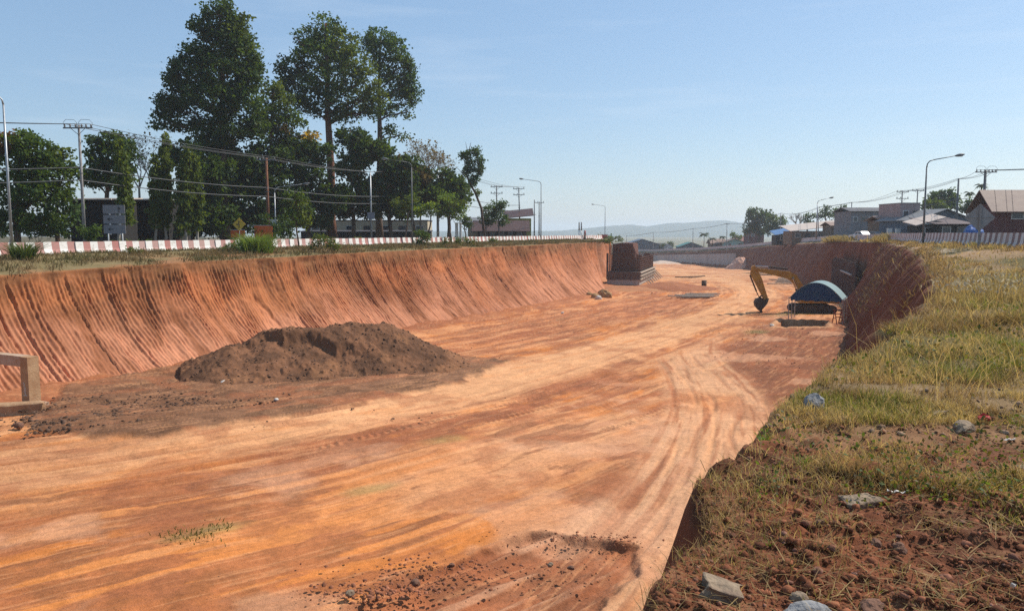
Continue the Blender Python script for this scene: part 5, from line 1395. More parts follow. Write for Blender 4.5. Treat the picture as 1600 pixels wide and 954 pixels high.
b = MB(); b.tube([(5.15, -.24, 1.5), (5.15, .24, 1.5)], .1, 10); b.tube([(6.0, -.2, 1.7), (5.6, -.2, 1.95)], .06, 6); b.tube([(6.0, .2, 1.7), (5.6, .2, 1.95)], .06, 6); b.build('link_pin', MT['ex_dark'], t)
b = MB()
bp = [(4.95, 1.62), (5.3, 1.35), (5.75, 1.7), (6.3, 1.55), (6.5, 1.15), (6.42, .7), (6.05, .25), (5.75, .02), (5.62, .05), (5.7, .3), (5.45, .6), (5.15, 1.0)]
b.prism(bp, 'y', -.55, .55)
for sy in (-.45, -.22, 0, .22, .45): b.box((5.68, sy, -.02), (.09, .1, .2))
b.build('bucket', MT['ex_dark'], t)

# ================================================================ canopy
x0, y0 = on_z(1273, 501, -7.4)
cz = pit_z(x0, y0)
t = thing('canopy', 'arched blue canvas canopy on thin posts in front of the excavator', 'canopy', (x0, y0, cz), R(-29))
MT['canvas_blue_shaded'] = mat('canvas_blue_shaded', (.02, .042, .11), (.022, .055, .09), 1.2, .9)  # blue front panel, its shade put into the navy colour
MT['canvas_sunlit'] = mat('canvas_sunlit', (.20, .28, .28), (.15, .22, .23), 1.0, .8)  # roof top in a paler tone: sunlight put into the canvas colour
Wd, Dp, hs_, ri = 2.55, 4.2, 2.45, 1.65
arc = [(Wd * math.cos(a_) , hs_ + ri * (1 - math.cos(a_) ** 2)) for a_ in np.linspace(math.pi, 0, 25)]
b = MB(); V = []; Fs = []
for dd, yy in ((0, 0), (0, Dp)):
    for (ax_, az_) in arc: V.append((ax_, yy, az_))
for (ax_, az_) in arc: V.append((ax_ * .985, 0, az_ - .035))
for (ax_, az_) in arc: V.append((ax_ * .985, Dp, az_ - .035))
n_ = 25
for i in range(n_ - 1):
    Fs.append((i, i + 1, n_ + i + 1, n_ + i)); Fs.append((2 * n_ + i + 1, 2 * n_ + i, 3 * n_ + i, 3 * n_ + i + 1)); Fs.append((i + 1, i, 2 * n_ + i, 2 * n_ + i + 1)); Fs.append((n_ + i, n_ + i + 1, 3 * n_ + i + 1, 3 * n_ + i))
b.add(V, Fs); b.build('roof_cover', MT['canvas_sunlit'], t)
b = MB(); V = [(ax_ * .97, .06, az_ - .05) for ax_, az_ in arc] + [(ax_ * .97, .06, hs_ - .28 + .06 * math.sin(i * 1.9)) for i, (ax_, az_) in enumerate(arc)]
V += [(p[0], p[1] + .03, p[2]) for p in V]
Fs = []
for i in range(n_ - 1):
    Fs.append((i, n_ + i, n_ + i + 1, i + 1)); Fs.append((2 * n_ + i + 1, 3 * n_ + i + 1, 3 * n_ + i, 2 * n_ + i))
b.add(V, Fs); b.build('front_panel', MT['canvas_blue_shaded'], t)
for (px_, py_) in ((-2.62, .1), (2.62, .1), (-2.62, Dp - .1), (2.62, Dp - .1), (-2.62, Dp / 2), (2.62, Dp / 2)):
    b = MB(); b.tube([(px_, py_, -.2), (px_, py_, hs_ + .05)], .045, 6); b.build('post', MT['galv'], t)
b = MB()
for yy in (.12, Dp - .12): b.tube([(-2.62, yy, hs_ - .03), (2.62, yy, hs_ - .03)], .035, 6)
for xx in (-2.62, 2.62): b.tube([(xx, .1, hs_ - .08), (xx, Dp - .1, hs_ - .08)], .035, 6)
b.build('rail', MT['galv'], t)
# trestle and a tarp heap beside it
xq, yq = on_z(1309, 502, -7.3); t = thing('trestle', 'small rusty red trestle beside the right canopy posts', 'trestle', (xq, yq, pit_z(xq, yq)), .3)
MT['rust_red'] = mat('rust_red', (.30, .07, .04), (.2, .05, .03), 4, .8)
for sx in (-.4, .4):
    b = MB(); b.tube([(sx, -.35, 0), (sx, 0, 1.4)], .05, 6); b.tube([(sx, .35, 0), (sx, 0, 1.4)], .05, 6); b.tube([(sx, -.2, .6), (sx, .2, .6)], .035, 6); b.build('leg_frame', MT['rust_red'], t)
b = MB(); b.box((0, 0, 1.44), (1.2, .1, .1)); b.box((0, -.17, .7), (.8, .05, .08)); b.box((0, .17, 1.0), (.8, .05, .08)); b.build('crossbar', MT['rust_red'], t)
for i, (px, py, w_, lab) in enumerate(((1322, 474, .7, 'orange red lump on the ground right of the canopy'), (1331, 476, .5, 'smaller reddish lump right of the canopy near the spur'))):
    x_, y_ = on_z(px, py, -7.4); rock(lab, x_, y_, pit_z(x_, y_) + .25, (w_ * 1.6, w_ * 1.2, w_ * 1.2), MT['rust_red'], 'lump', 'lump', i, None, seed=i + 8, sub=2)
# ================================================================ buildings
def wallmat(name, c): return mat(name, c, tuple(q * .72 for q in c), .9, .9, .1, stretch=(1, 1, .35))
def corr(name, c, c2=None): return mat(name, c, c2 or tuple(q * .6 for q in c), .8, .6, .15, stretch=(1, 3, 1))
WM = {'grey': wallmat('grey_wall', (.20, .20, .21)), 'blue': wallmat('blue_grey_wall', (.10, .125, .16)), 'pink': wallmat('pinkish_wall', (.34, .26, .25)), 'maroon': wallmat('maroon_wall', (.16, .055, .05)), 'brown': wallmat('brown_wall', (.17, .12, .085)),
      'cream': wallmat('cream_wall', (.50, .42, .30)), 'mint': wallmat('mint_wall', (.36, .50, .44)), 'olive': wallmat('olive_wall', (.34, .31, .09)), 'dark': wallmat('dark_wall', (.022, .020, .019)), 'white': wallmat('white_wall', (.66, .64, .60)), 'dkblue': wallmat('dark_blue_wall', (.06, .075, .10))}
RM = {'rust': corr('rusty_roof', (.21, .115, .075), (.14, .06, .04)), 'grey': corr('grey_roof', (.22, .22, .22)), 'pale': corr('pale_roof', (.56, .46, .38), (.42, .33, .27)), 'dark': corr('dark_roof', (.08, .07, .07)), 'brown': corr('brown_roof', (.085, .042, .034)), 'tan': corr('tan_roof', (.30, .19, .14)), 'teal': corr('teal_roof', (.05, .20, .18)), 'blue': corr('blue_roof', (.10, .14, .20)), 'red': corr('red_roof', (.28, .09, .07)), 'awning': corr('blue_awning', (.10, .22, .42))}
def house(name, label, px0, px1, y_eave, y_base, Y, z, wall, roof, ridge_px=None, depth=7.0, over=.5, rz=None, gable='side', wins=2, door=True, cat='house', group=None, lift=(0, 0), wmat=None):
    """box house whose front spans px0..px1 at distance Y; ridge_px is the picture row of the ridge (gable='side': ridge runs along the front, 'front': gable faces the camera, 'shed': sloping back-to-front, 'flat')"""
    x0, ze = on_y(px0, y_eave, Y); x1 = on_y(px1, y_eave, Y)[0]
    W = x1 - x0; H = ze - z
    t = thing(name, label, cat, ((x0 + x1) / 2, Y, z), rz or 0.0, group)
    b = MB(); b.box((0, depth / 2, H / 2 - .3), (W, depth, H + .6)); 
    rh = (on_y(px0, ridge_px, Y)[1] - ze) if ridge_px else .4
    if gable == 'front':
        b.prism([(-W / 2, H - .004), (W / 2, H - .004), (0, H + rh - .06)], 'y', .004, depth - .004)
    b.build('wall', WM[wall], t)
    r = MB(); th = .12
    if gable == 'side':
        for sg in (0, 1):
            yb0, yb1 = (-over, depth / 2) if sg == 0 else (depth + over, depth / 2)
            zb0 = H - over * rh / (depth / 2)
            V = [(-W / 2 - over, yb0, zb0), (W / 2 + over, yb0, zb0), (W / 2 + over, yb1, H + rh), (-W / 2 - over, yb1, H + rh)]
            V += [(p[0], p[1], p[2] + th) for p in V]
            r.add(V, [(3, 2, 1, 0), (4, 5, 6, 7), (0, 1, 5, 4), (1, 2, 6, 5), (2, 3, 7, 6), (3, 0, 4, 7)])
    elif gable == 'front':
        for sg in (-1, 1):
            zb0 = H - over * rh / (W / 2)
            V = [(sg * (W / 2 + over), -over, zb0), (sg * (W / 2 + over), depth + over, zb0), (0, depth + over, H + rh), (0, -over, H + rh)]
            V += [(p[0], p[1], p[2] + th) for p in V]
            r.add(V, [(3, 2, 1, 0), (4, 5, 6, 7), (0, 1, 5, 4), (1, 2, 6, 5), (2, 3, 7, 6), (3, 0, 4, 7)])
    elif gable == 'shed':
        V = [(-W / 2 - over, -over, H - .1), (W / 2 + over, -over, H - .1 + lift[0]), (W / 2 + over, depth + over, H + rh + lift[0]), (-W / 2 - over, depth + over, H + rh)]
        V += [(p[0], p[1], p[2] + th) for p in V]
        r.add(V, [(3, 2, 1, 0), (4, 5, 6, 7), (0, 1, 5, 4), (1, 2, 6, 5), (2, 3, 7, 6), (3, 0, 4, 7)])
    else:
        r.box((0, depth / 2, H + .08), (W + over, depth + over, .16))
    r.build('roof', RM[roof], t)
    for k_ in range(wins):
        wx = -W / 2 + W * (k_ + .5) / wins + .1; ww = min(1.3, W / wins * .5); zc = H * (.62 if H < 4 else .72)
        f = MB(); f.box((wx, -.03, zc), (ww + .16, .06, 1.16)); fr = f.build('window', MT['timber'] if k_ % 2 else MT['white'], t)
        g_ = MB(); g_.box((wx, -.066, zc), (ww, .012, 1.0)); g_.build('pane', MT['glass'], fr)
    if door:
        dx = W * .22; f = MB(); f.box((dx, -.035, 1.0), (min(1.0, W * .2), .07, 2.1)); dr = f.build('door', MT['dark_wood'], t)
    return t
GH = 'houses along the right road'
house('shop_house', 'dark maroon house with a rusty corrugated roof at the right edge', 1556, 1690, 318, 366, 92, .55, 'maroon', 'rust', 297, 3.2, 1.1, 0, 'side', 2, True, 'house', GH)
house('shop_house', 'dark blue grey shop under a wide low gable', 1434, 1520, 343, 366, 128, .4, 'blue', 'grey', 327, 12, .5, R(4), 'front', 4, True, 'shop', GH)
house('shop_house', 'pinkish grey two storey flat roofed block between blue shop and grey houses', 1407.5, 1438, 318, 366, 135, .35, 'pink', 'grey', None, 8, .1, 0, 'flat', 2, True, 'house', GH)
house('house', 'long grey building with an upper storey of plain panels', 1330, 1405, 330, 366, 175, .1, 'grey', 'dark', 324, 9, .5, 0, 'side', 6, True, 'house', GH)
house('house', 'low brownish house with shop front before the pinkish block', 1380, 1408, 344, 366, 140, .3, 'brown', 'tan', 338, 6, .6, 0, 'side', 2, True, 'house', GH)
house('shed', 'lean-to stall with a slanted grey roof between the blue shop and diamond sign', 1466, 1514, 350, 366, 112, .45, 'dark', 'brown', 340, 6, .8, 0, 'shed', 2, False, 'stall', GH)
house('shed', 'small awning stall with a pale sheet roof at the blue shop', 1434, 1470, 352, 366, 114, .45, 'dark', 'pale', 347, 3, .5, 0, 'shed', 1, False, 'stall', GH, (1.2, 0))
house('shed', 'long low shed with a tilted pale tin roof behind the smaller street lamp', 1238, 1316, 361, 374, 210, -1.2, 'brown', 'pale', 353, 7, .8, 0, 'shed', 5, True, 'shed', GH, (1.6, 0))
house('shed', 'small stall under a blue awning left of the long low shed', 1213, 1232, 367, 376, 225, -1.6, 'dark', 'awning', 361, 4, .5, 0, 'shed', 1, False, 'stall', GH, (.8, 0))
house('house', 'brown roofed house half hidden behind the layered dark tree', 1300, 1336, 352, 366, 200, -.3, 'brown', 'tan', 347, 6, .6, 0, 'side', 2, True, 'house', GH)
house('house', 'maroon walled house with a small pointed roof behind the big leafy tree', 1170, 1194, 361, 380, 325, -4.2, 'maroon', 'red', 353, 7, .6, 0, 'front', 2, True, 'house', GH)
house('house', 'mint walled house with a tan gable', 1132, 1164, 378.5, 387, 345, -5.6, 'mint', 'tan', 373, 8, .8, R(-6), 'front', 2, True, 'house', GH)
house('house', 'dark walled house with a tan roof left of the mint walled house', 1112, 1134, 379.5, 388, 352, -6.2, 'brown', 'tan', 373.5, 7, .7, 0, 'side', 2, True, 'house', GH)
house('house', 'house with a red tiled roof tucked behind the mint walled house', 1150, 1172, 376, 386, 362, -5.6, 'cream', 'red', 369, 7, .7, 0, 'side', 2, False, 'house', GH)
house('house', 'low house under a teal green roof', 1062, 1098, 385, 392, 400, -8.3, 'dkblue', 'teal', 378.5, 9, .6, 0, 'front', 2, True, 'house', GH)
house('house', 'tiny white gabled house right of the dark blue long house', 1041, 1052, 386, 392, 420, -9, 'white', 'dark', 382, 6, .4, 0, 'front', 1, True, 'house', GH)
house('long_house', 'long dark blue house with a shallow gable above the abutment', 978, 1030, 381.5, 393, 440, -9.6, 'dkblue', 'blue', 373.5, 14, .6, 0, 'front', 4, True, 'house', GH)
house('long_house', 'low dark annex right of the long dark blue house', 1022, 1042, 383, 393, 450, -9.8, 'dkblue', 'dark', 380, 8, .4, 0, 'side', 2, True, 'house', GH)
GL_ = 'buildings beyond the left road'
house('shed', 'dark open shed with a pale tin roof edge behind the looping wire pole', 108, 170, 311, 372, 82, 0, 'dark', 'pale', 307, 6, .5, 0, 'shed', 0, False, 'shed', GL_)
house('shed', 'second dark shed right of the direction sign', 206, 262, 312, 372, 90, 0, 'dark', 'grey', 307, 6, .5, 0, 'shed', 0, False, 'shed', GL_)
house('long_house', 'long cream house seen between the trunks under the dark trees', 478, 668, 345, 372, 142, 0, 'cream', 'dark', None, 8, .2, 0, 'flat', 7, True, 'house', GL_)
house('long_house', 'low dark brown wall house in front of the long cream house', 470, 672, 361.5, 372, 136, 0, 'dark', 'dark', 360.5, 3, .2, 0, 'shed', 0, False, 'wall', GL_)
house('house', 'cream walled house left of the brown roofed house', 731, 762, 348, 372, 150, 0, 'cream', 'grey', 340, 7, .5, 0, 'side', 2, True, 'house', GL_)
house('house', 'brown roofed open house behind the round blue green tree', 747, 818, 358, 372, 146, 0, 'dark', 'brown', 345, 8, 1.2, 0, 'side', 5, True, 'house', GL_)
house('house', 'olive walled two storey house with a slanted brown roof', 790, 830, 341, 372, 158, 0, 'olive', 'brown', 329, 7, .5, 0, 'shed', 2, True, 'house', GL_, (.6, 0))
for (px, w_, lab) in ((713.5, 4.6, 'wider white gate pillar right of the yellow green tree'), (719.5, 3.4, 'slimmer white gate pillar right of the wider one')):
    Y = 120; X_, Zt = on_y(px, 349, Y); wd_ = w_ / F_PX * Y
    t = thing('gate_pillar', lab, 'pillar', (X_, Y, 0)); b = MB(); b.box((0, 0, Zt / 2), (wd_, .5, Zt)); b.build('shaft', WM['white'], t); b = MB(); b.box((0, 0, Zt + .06), (wd_ + .15, .65, .12)); b.build('cap', WM['white'], t)
# dish antenna over the right roofs
X_, Z_ = on_y(1515, 298, 140)
# ================================================================ cars
MT['car_white'] = mat('car_white', (.74, .75, .76), (.70, .71, .72), 2, .3, spec=.5)
MT['tyre'] = mat('tyre', (.02, .02, .02), (.03, .03, .03), 5, .9)
def car(label, x, y, z, rz, paint, group='cars on the right road', van=False):
    t = thing('parked_car', label, 'car', (x, y, z), rz, group)
    b = MB()
    pr = [(-2.1, .35), (2.1, .35), (2.15, .62), (1.95, .82), (1.0, .95), (-1.55, .98), (-2.1, .9), (-2.15, .6)]
    b.prism(pr, 'y', -.83, .83)
    top_ = [(-1.45, .978), (1.0, .948), (.35, 1.42), (.0, 1.47), (-.85, 1.45)] if not van else [(-2.0, .978), (1.2, .948), (.8, 1.7), (.4, 1.85), (-1.9, 1.85)]
    b.prism(top_, 'y', -.70, .70)
    b.build('body', paint, t)
    b = MB()
    for sy in (-1, 1):
        y_ = sy * .706
        q = [(-1.22, 1.02), (-.12, 1.0), (-.12, 1.38), (-.78, 1.37)]; q2 = [(-.02, 1.0), (.78, .99), (.3, 1.34), (-.02, 1.38)]
        for r_ in (q, q2): b.add([(p[0], y_, p[1]) for p in r_], [tuple(range(4)) if sy < 0 else tuple(range(4))[::-1]])
    b.add([(.985, -.62, .975), (.985, .62, .975), (.375, .6, 1.415), (.375, -.6, 1.415)], [(0, 1, 2, 3)])
    b.build('window', MT['glass'], t)
    for (wx, wy) in ((-1.3, -.8), (-1.3, .8), (1.3, -.8), (1.3, .8)):
        b = MB(); b.tube([(wx, wy - .1, .32), (wx, wy + .1, .32)], .32, 16); wl = b.build('wheel', MT['tyre'], t)
        b = MB(); b.tube([(wx, wy - .108, .32), (wx, wy + .108, .32)], .18, 12); b.build('rim', MT['galv'], wl)
    for sy in (-.6, .6):
        b = MB(); b.box((2.13, sy, .7), (.08, .3, .14)); b.build('headlight', MT['white'], t)
    return t
X_ = on_y(1345, 362, 135)[0]; car('white car on the right road before the long grey building', X_, 135, .35, R(105), MT['car_white'])
X_ = on_y(1365, 362, 138)[0]; car('silver car just right of the white car on the right road', X_, 138, .35, R(108), MT['galv'])
X_ = on_y(1542, 360, 105)[0]; car('white car behind the diamond sign by the rusty roofed house', X_, 105, .6, R(115), MT['car_white'])
X_ = on_y(1597, 366, 66)[0]
# blue tarpaulin-covered stall things by the shop
X_, Z_ = on_y(1522, 356, 88); rock('bright blue tarpaulin heaped left of the white car', X_, 88, .55 + .9, (2.4, 1.6, 2.2), mat('tarp_blue', (.05, .13, .36), (.04, .09, .25), 2, .5), 'tarpaulin', 'tarpaulin', .4, None, seed=3.3)
for i, (px, Yq, c_, lab) in enumerate(((1390, 130, 'white', 'white board standing before the low brownish house'), (1403, 132, 'white', 'second white board right of the first before the pinkish block'), (1512, 92, 'grey', 'grey bin standing left of the blue tarpaulin'))):
    X_, Z_ = on_y(px, 355, Yq); t = thing('street_box', lab, 'box', (X_, Yq, .45)); b = MB(); b.box((0, 0, .9), (.7, .5, 1.8)); b.build('case', WM[c_], t); b = MB(); b.box((0, 0, 1.84), (.8, .6, .08)); b.build('lid', WM[c_], t)
# ================================================================ near stones and litter on the bank
def on_bank(px, py):
    x_, y_ = on_z(px, py, 0.0)
    for _ in range(6):
        x_, y_ = on_z(px, py, bank_z(x_, y_))
    return float(x_), float(y_), bank_z(x_, y_)
for i, (px, py, dims, m_, lab, fl, rz) in enumerate((
    (1345, 789, (.34, .26, .13), 'rock_tan', 'flat broken brown slab with a pale top lying in the middle of the bare soil', True, .25),
    (1128, 928, (.30, .22, .12), 'rock_tan', 'large sandy stone slab at the bottom near the bank edge', True, -.2),
    (1248, 938, (.12, .1, .09), 'rock_tan', 'small sandy stone right of the large slab at the bottom', False, .4),
    (1255, 958, (.30, .16, .08), 'rock_grey', 'grey stone cut by the bottom edge', False, .1),
    (1362, 952, (.20, .14, .09), 'rock_brown', 'brown stone at the bottom right of the grey stone', False, .9),
    (1271, 640, (.26, .22, .32), 'rock_grey', 'grey upright stone in the grass near the bank edge', False, .3),
    (1505, 672, (.28, .2, .18), 'rock_tan', 'reddish tan stone in the grass below the red scrap', False, .8),
    (1462, 650, (.34, .18, .1), 'rock_tan', 'flat pale stone in the grass left of the red scrap', True, .2),
    (1280, 828, (.10, .08, .08), 'rock_brown', 'round brown clod below the flat slab', False, .3),
    (1368, 850, (.09, .08, .07), 'rock_brown', 'dark clod right of the round clod below the flat slab', False, .7),
    (1590, 738, (.22, .16, .12), 'rock_tan', 'tan stone at the right edge of the bank', False, .1),
    (1405, 856, (.12, .09, .07), 'rock_brown', 'reddish clod in bare soil near the green tuft', False, 1.1))):
    x_, y_, z_ = on_bank(px, py)
    rock(lab, x_, y_, z_ + dims[2] * .06, tuple(q_ * (.62 if fl else .78) for q_ in dims), MT[m_], 'rock', 'rock', rz, None, fl, seed=i * 2.3 + 1)
x_, y_, z_ = on_bank(1538, 661)
b = MB()
V = [(p[0] * .42, p[1] * .42, p[2] * .5) for p in [(-.14, -.05, .06), (-.02, -.09, .10), (.12, -.04, .05), (.15, .06, .09), (.02, .09, .14), (-.12, .07, .08)]]
b.add(V + [(p[0], p[1], p[2] - .02) for p in V], [(0, 1, 2, 3, 4, 5), (11, 10, 9, 8, 7, 6)] + [(i, 6 + i, 6 + (i + 1) % 6, (i + 1) % 6) for i in range(6)])
o = b.build('red_scrap', mat('scrap_red', (.45, .03, .03), (.3, .02, .02), 6, .6)); o.location = (x_, y_, z_ + .02)
tag(o, 'small bright red scrap of plastic in the dry grass', 'scrap')
for i, (px, py, lab) in enumerate(((1400, 774, 'crumpled pale plastic strip right of the flat slab'), (1575, 690, 'whitish plastic scrap near the right edge above bare soil'), (1583, 922, 'tiny pale wrapper at the lower right corner'))):
    x_, y_, z_ = on_bank(px, py); L = (.11, .14, .03)[i]
    b = MB(); n_ = 7
    V = []
    for k_ in range(n_):
        q_ = k_ / (n_ - 1) - .5
        V += [(q_ * L, -.008 + .005 * math.sin(k_ * 2), .01 + .008 * math.sin(k_ * 2.3 + i)), (q_ * L, .010, .012 + .008 * math.cos(k_ * 1.9))]
    V += [(p[0], p[1], p[2] - .004) for p in V]
    b.add(V, [(2 * k_, 2 * k_ + 2, 2 * k_ + 3, 2 * k_ + 1) for k_ in range(n_ - 1)] + [(2 * n_ + 2 * k_ + 1, 2 * n_ + 2 * k_ + 3, 2 * n_ + 2 * k_ + 2, 2 * n_ + 2 * k_) for k_ in range(n_ - 1)])
    o = b.build('plastic_scrap', MT['rock_white']); o.location = (x_, y_, z_ + .02); o.rotation_euler = (0, 0, .5 * i - .3); tag(o, lab, 'scrap')

# clods on the bank
def bank_scatter(x0, x1, y0, y1, n, fy=None):
    px = rng.uniform(x0, x1, n); py = y0 + (y1 - y0) * rng.random(n)
    x_, y_ = on_z(px, py, 0.05)
    for _ in range(3):
        z_, w_ = bank_z_np(x_, y_); 
        x_, y_ = on_z(px, py, np.clip(z_, -.3, .9))
    z_, w_ = bank_z_np(x_, y_)
    s_, t_ = st(x_, y_)
    ok = (w_ > .03) & (t_ < rb_t(s_) - .2)
    return x_[ok], y_[ok], z_[ok], w_[ok]
Cs = []; Ss = []; Ks = []
for (x0, x1, y0, y1, n, smin, smax, c_) in ((960, 1640, 700, 990, 9000, .003, .017, (.18, .066, .032)), (1000, 1640, 780, 990, 2600, .004, .034, (.17, .062, .030)), (1080, 1640, 640, 760, 1300, .005, .026, (.17, .075, .038)), (1200, 1600, 560, 680, 350, .008, .04, (.24, .15, .09))):
    x_, y_, z_, w_ = bank_scatter(x0, x1, y0, y1, n)
    s_ = smin + (smax - smin) * rng.random(len(x_)) ** 7
    Cs.append(np.stack([x_, y_, z_ + s_ * .25], 1)); Ss.append(s_); Ks.append(np.array(c_) * rng.uniform(.55, 1.6, (len(x_), 1)) + rng.random((len(x_), 1)) ** 14 * .06)
tag(lump_mesh('bank_clods', np.concatenate(Cs), np.concatenate(Ss), np.concatenate(Ks), MT['clod']), kind='stuff')

# ================================================================ grass
def blades(name, base, h, wd, col, lean=.45, droop=.5, label=None):
    """thin bent blades: four points each, two faces"""
    n = len(base)
    th = rng.uniform(0, 2 * math.pi, n); ln_ = np.abs(rng.normal(lean, .3, n))
    d = np.stack([np.cos(th) * ln_, np.sin(th) * ln_, np.ones(n)], 1); d /= np.linalg.norm(d, axis=1)[:, None]
    ph = rng.uniform(0, 2 * math.pi, n); sd = np.stack([np.cos(ph), np.sin(ph), np.zeros(n)], 1)
    mid = base + d * (h * .55)[:, None]
    d2 = d + np.stack([np.cos(th) * droop, np.sin(th) * droop, -np.full(n, droop * .6)], 1) * rng.uniform(.2, 1.3, n)[:, None]
    tip = mid + d2 * (h * .5)[:, None]
    w_ = wd[:, None]
    V = np.stack([base - sd * w_ * .5, base + sd * w_ * .5, mid + sd * w_ * .42, mid - sd * w_ * .42, tip + sd * w_ * .12, tip - sd * w_ * .12], 1)
    i = np.arange(n)[:, None] * 6
    Q = np.concatenate([i + np.array([[0, 1, 2, 3]]), i + np.array([[3, 2, 4, 5]])])
    o = mesh_np(name, V.reshape(-1, 3), Q, MT['blade'], None, np.repeat(col, 6, 0))
    return tag(o, kind='stuff'), tip
STRAW = np.array([.42, .30, .12]); GRN = np.array([.165, .170, .030]); DRY = np.array([.24, .145, .066]); FRESH = np.array([.09, .20, .025]); PALE = np.array([.36, .31, .23]); DARKG = np.array([.075, .08, .028])
def grass_col(x, y, green=.5, seed=0):
    g_ = fbm(x / 1.9, y / 1.9, 4, 200 + seed); d_ = fbm(x / .8, y / .8, 3, 210 + seed)
    c = mix(STRAW[None] * np.ones((len(x), 1)), GRN[None], sstep(.62 - .3 * green, .80 - .3 * green, g_ + rng.normal(0, .10, len(x))))
    c = mix(c, DRY[None], sstep(.46, .58, d_ + rng.normal(0, .08, len(x))) * .8)
    return c * rng.uniform(.75, 1.6, (len(x), 1))
# main stand on the bank
B = []; H = []; W = []; K = []
def stand(x0, x1, y0, y1, n, h0, h1, w_px, green, seed, thin=.42, wmin=0.0, tall=0):
    x_, y_, z_, w_ = bank_scatter(x0, x1, y0, y1, n)
    dn = .55 * fbm(x_ / 1.3, y_ / 1.3, 4, 220 + seed) + .45 * fbm(x_ / .42, y_ / .42, 3, 300 + seed)
    ok = (dn + rng.normal(0, .07, len(x_)) > thin) & (w_ > wmin)
    x_, y_, z_ = x_[ok], y_[ok], z_[ok]; dist = np.hypot(x_, y_)
    hh = (h0 + (h1 - h0) * rng.random(len(x_)) ** 1.6) * (.6 + .8 * dn[ok])
    B.append(np.stack([x_, y_, z_ - .01], 1)); H.append(hh); W.append(np.clip(dist * w_px / F_PX, .003, .05)); K.append(grass_col(x_, y_, green, seed))
stand(1215, 1640, 388, 450, 16000, .08, .26, .9, .16, 1, .50)
stand(1300, 1640, 440, 520, 18000, .09, .32, .9, .34, 2, .47)
stand(1240, 1640, 500, 600, 24000, .05, .21, 1.0, .44, 3, .475)
stand(1190, 1640, 580, 665, 20000, .04, .14, 1.0, .40, 4, .48)
stand(1130, 1640, 650, 770, 15000, .03, .13, 1.1, .26, 5, .49)
stand(1080, 1640, 740, 830, 5200, .03, .10, 1.2, .25, 6, .52)
stand(960, 1640, 820, 1000, 3400, .03, .09, 1.3, .2, 7, .55)
stand(980, 1330, 700, 900, 2600, .03, .12, 1.2, .10, 8, .46)
stand(1260, 1640, 430, 640, 1300, .35, .85, .8, .15, 9, .55)
o, tip = blades('grass', np.concatenate(B), np.concatenate(H), np.concatenate(W), np.concatenate(K))
# broad leafed weeds among the grass
x_, y_, z_, w_ = bank_scatter(1180, 1640, 440, 800, 5200)
wk = fbm(x_ / .9, y_ / .9, 4, 270); ok = (wk > .53) & (w_ > .1); x_, y_, z_ = x_[ok], y_[ok], z_[ok]; n = len(x_); dist = np.hypot(x_, y_)
C = np.stack([x_, y_, z_ + rng.uniform(.01, .16, n)], 1)
V, Q = leaf_quads(C, .05, .2, .3, .6)
V = C.repeat(4, 0) + (V - C.repeat(4, 0)) * np.clip(dist / 9, .4, 2.2).repeat(4)[:, None]
tag(mesh_np('weeds', V, Q, MT['leaf'], None, np.repeat(mix(np.tile(np.array([.075, .115, .025]), (n, 1)), np.array([.16, .11, .05])[None], rng.random(n) ** 2) * rng.uniform(.6, 1.4, (n, 1)), 4, 0)), kind='stuff')
# lying straw stalks near the camera
x_, y_, z_, w_ = bank_scatter(980, 1640, 660, 1000, 1300)
hh = rng.uniform(.04, .2, len(x_)); c = mix(np.tile(STRAW * 1.0, (len(x_), 1)), DRY[None], rng.random(len(x_))) * rng.uniform(.7, 1.3, (len(x_), 1))
blades('straw_grass', np.stack([x_, y_, z_ + .012], 1), hh, np.clip(np.hypot(x_, y_) * 1.7 / F_PX, .004, .02), c, lean=4.0, droop=.25)
# overhanging dry fringe along the edge of the bank
ss = rng.uniform(3, 108, 5000) ** 1.0; ss = 3 + 105 * rng.random(5000) ** 1.5
ee = np.interp(ss, bs, eT)
tt = ee + np.abs(rng.normal(0, .25, len(ss))) * np.interp(ss, [3, 20, 60], [.5, 1.4, 2.0]) - .02
x_, y_ = xy(ss, tt); z_, w_ = bank_z_np(x_, y_)
ok = fbm(ss / 2.5, tt / 2.5, 3, 240) > .42
x_, y_, z_, ss = x_[ok], y_[ok], z_[ok], ss[ok]
hh = rng.uniform(.2, .8, len(x_)) * np.interp(ss, [3, 8, 20, 60], [.16, .26, .45, .6])
c = mix(np.tile(DRY * 1.05, (len(x_), 1)), STRAW[None], rng.random(len(x_)) ** 2) * rng.uniform(.6, 1.3, (len(x_), 1))
blades('dry_grass', np.stack([x_, y_, z_ - .02], 1), hh, np.clip(np.hypot(x_, y_) * 1.1 / F_PX, .004, .05), c, lean=.6, droop=.9)
# tufts hanging on the shaded face of the bank
ss = rng.uniform(30, 108, 2600); vv = rng.random(2600) ** 1.2 * .8
eTt = re_v(ss, 1); run_ = re_v(ss, 3)
tt = eTt - run_ * (.45 * vv ** .6 + .55 * vv)
zz_ = re_v(ss, 2) + (floor_z(ss, tt) - re_v(ss, 2)) * vv
ok = fbm(ss / 2.2, vv * 3, 3, 241) > .5 + .25 * vv
x_, y_ = xy(ss[ok], tt[ok] - .1)
c = mix(np.tile(DRY * .7, (ok.sum(), 1)), STRAW[None] * .8, rng.random(ok.sum()) ** 2) * rng.uniform(.5, 1.2, (ok.sum(), 1))
blades('face_grass', np.stack([x_, y_, zz_[ok] + .1], 1), rng.uniform(.3, 1.0, ok.sum()), np.clip(np.hypot(x_, y_) * 1.0 / F_PX, .01, .06), c, lean=.9, droop=1.0)
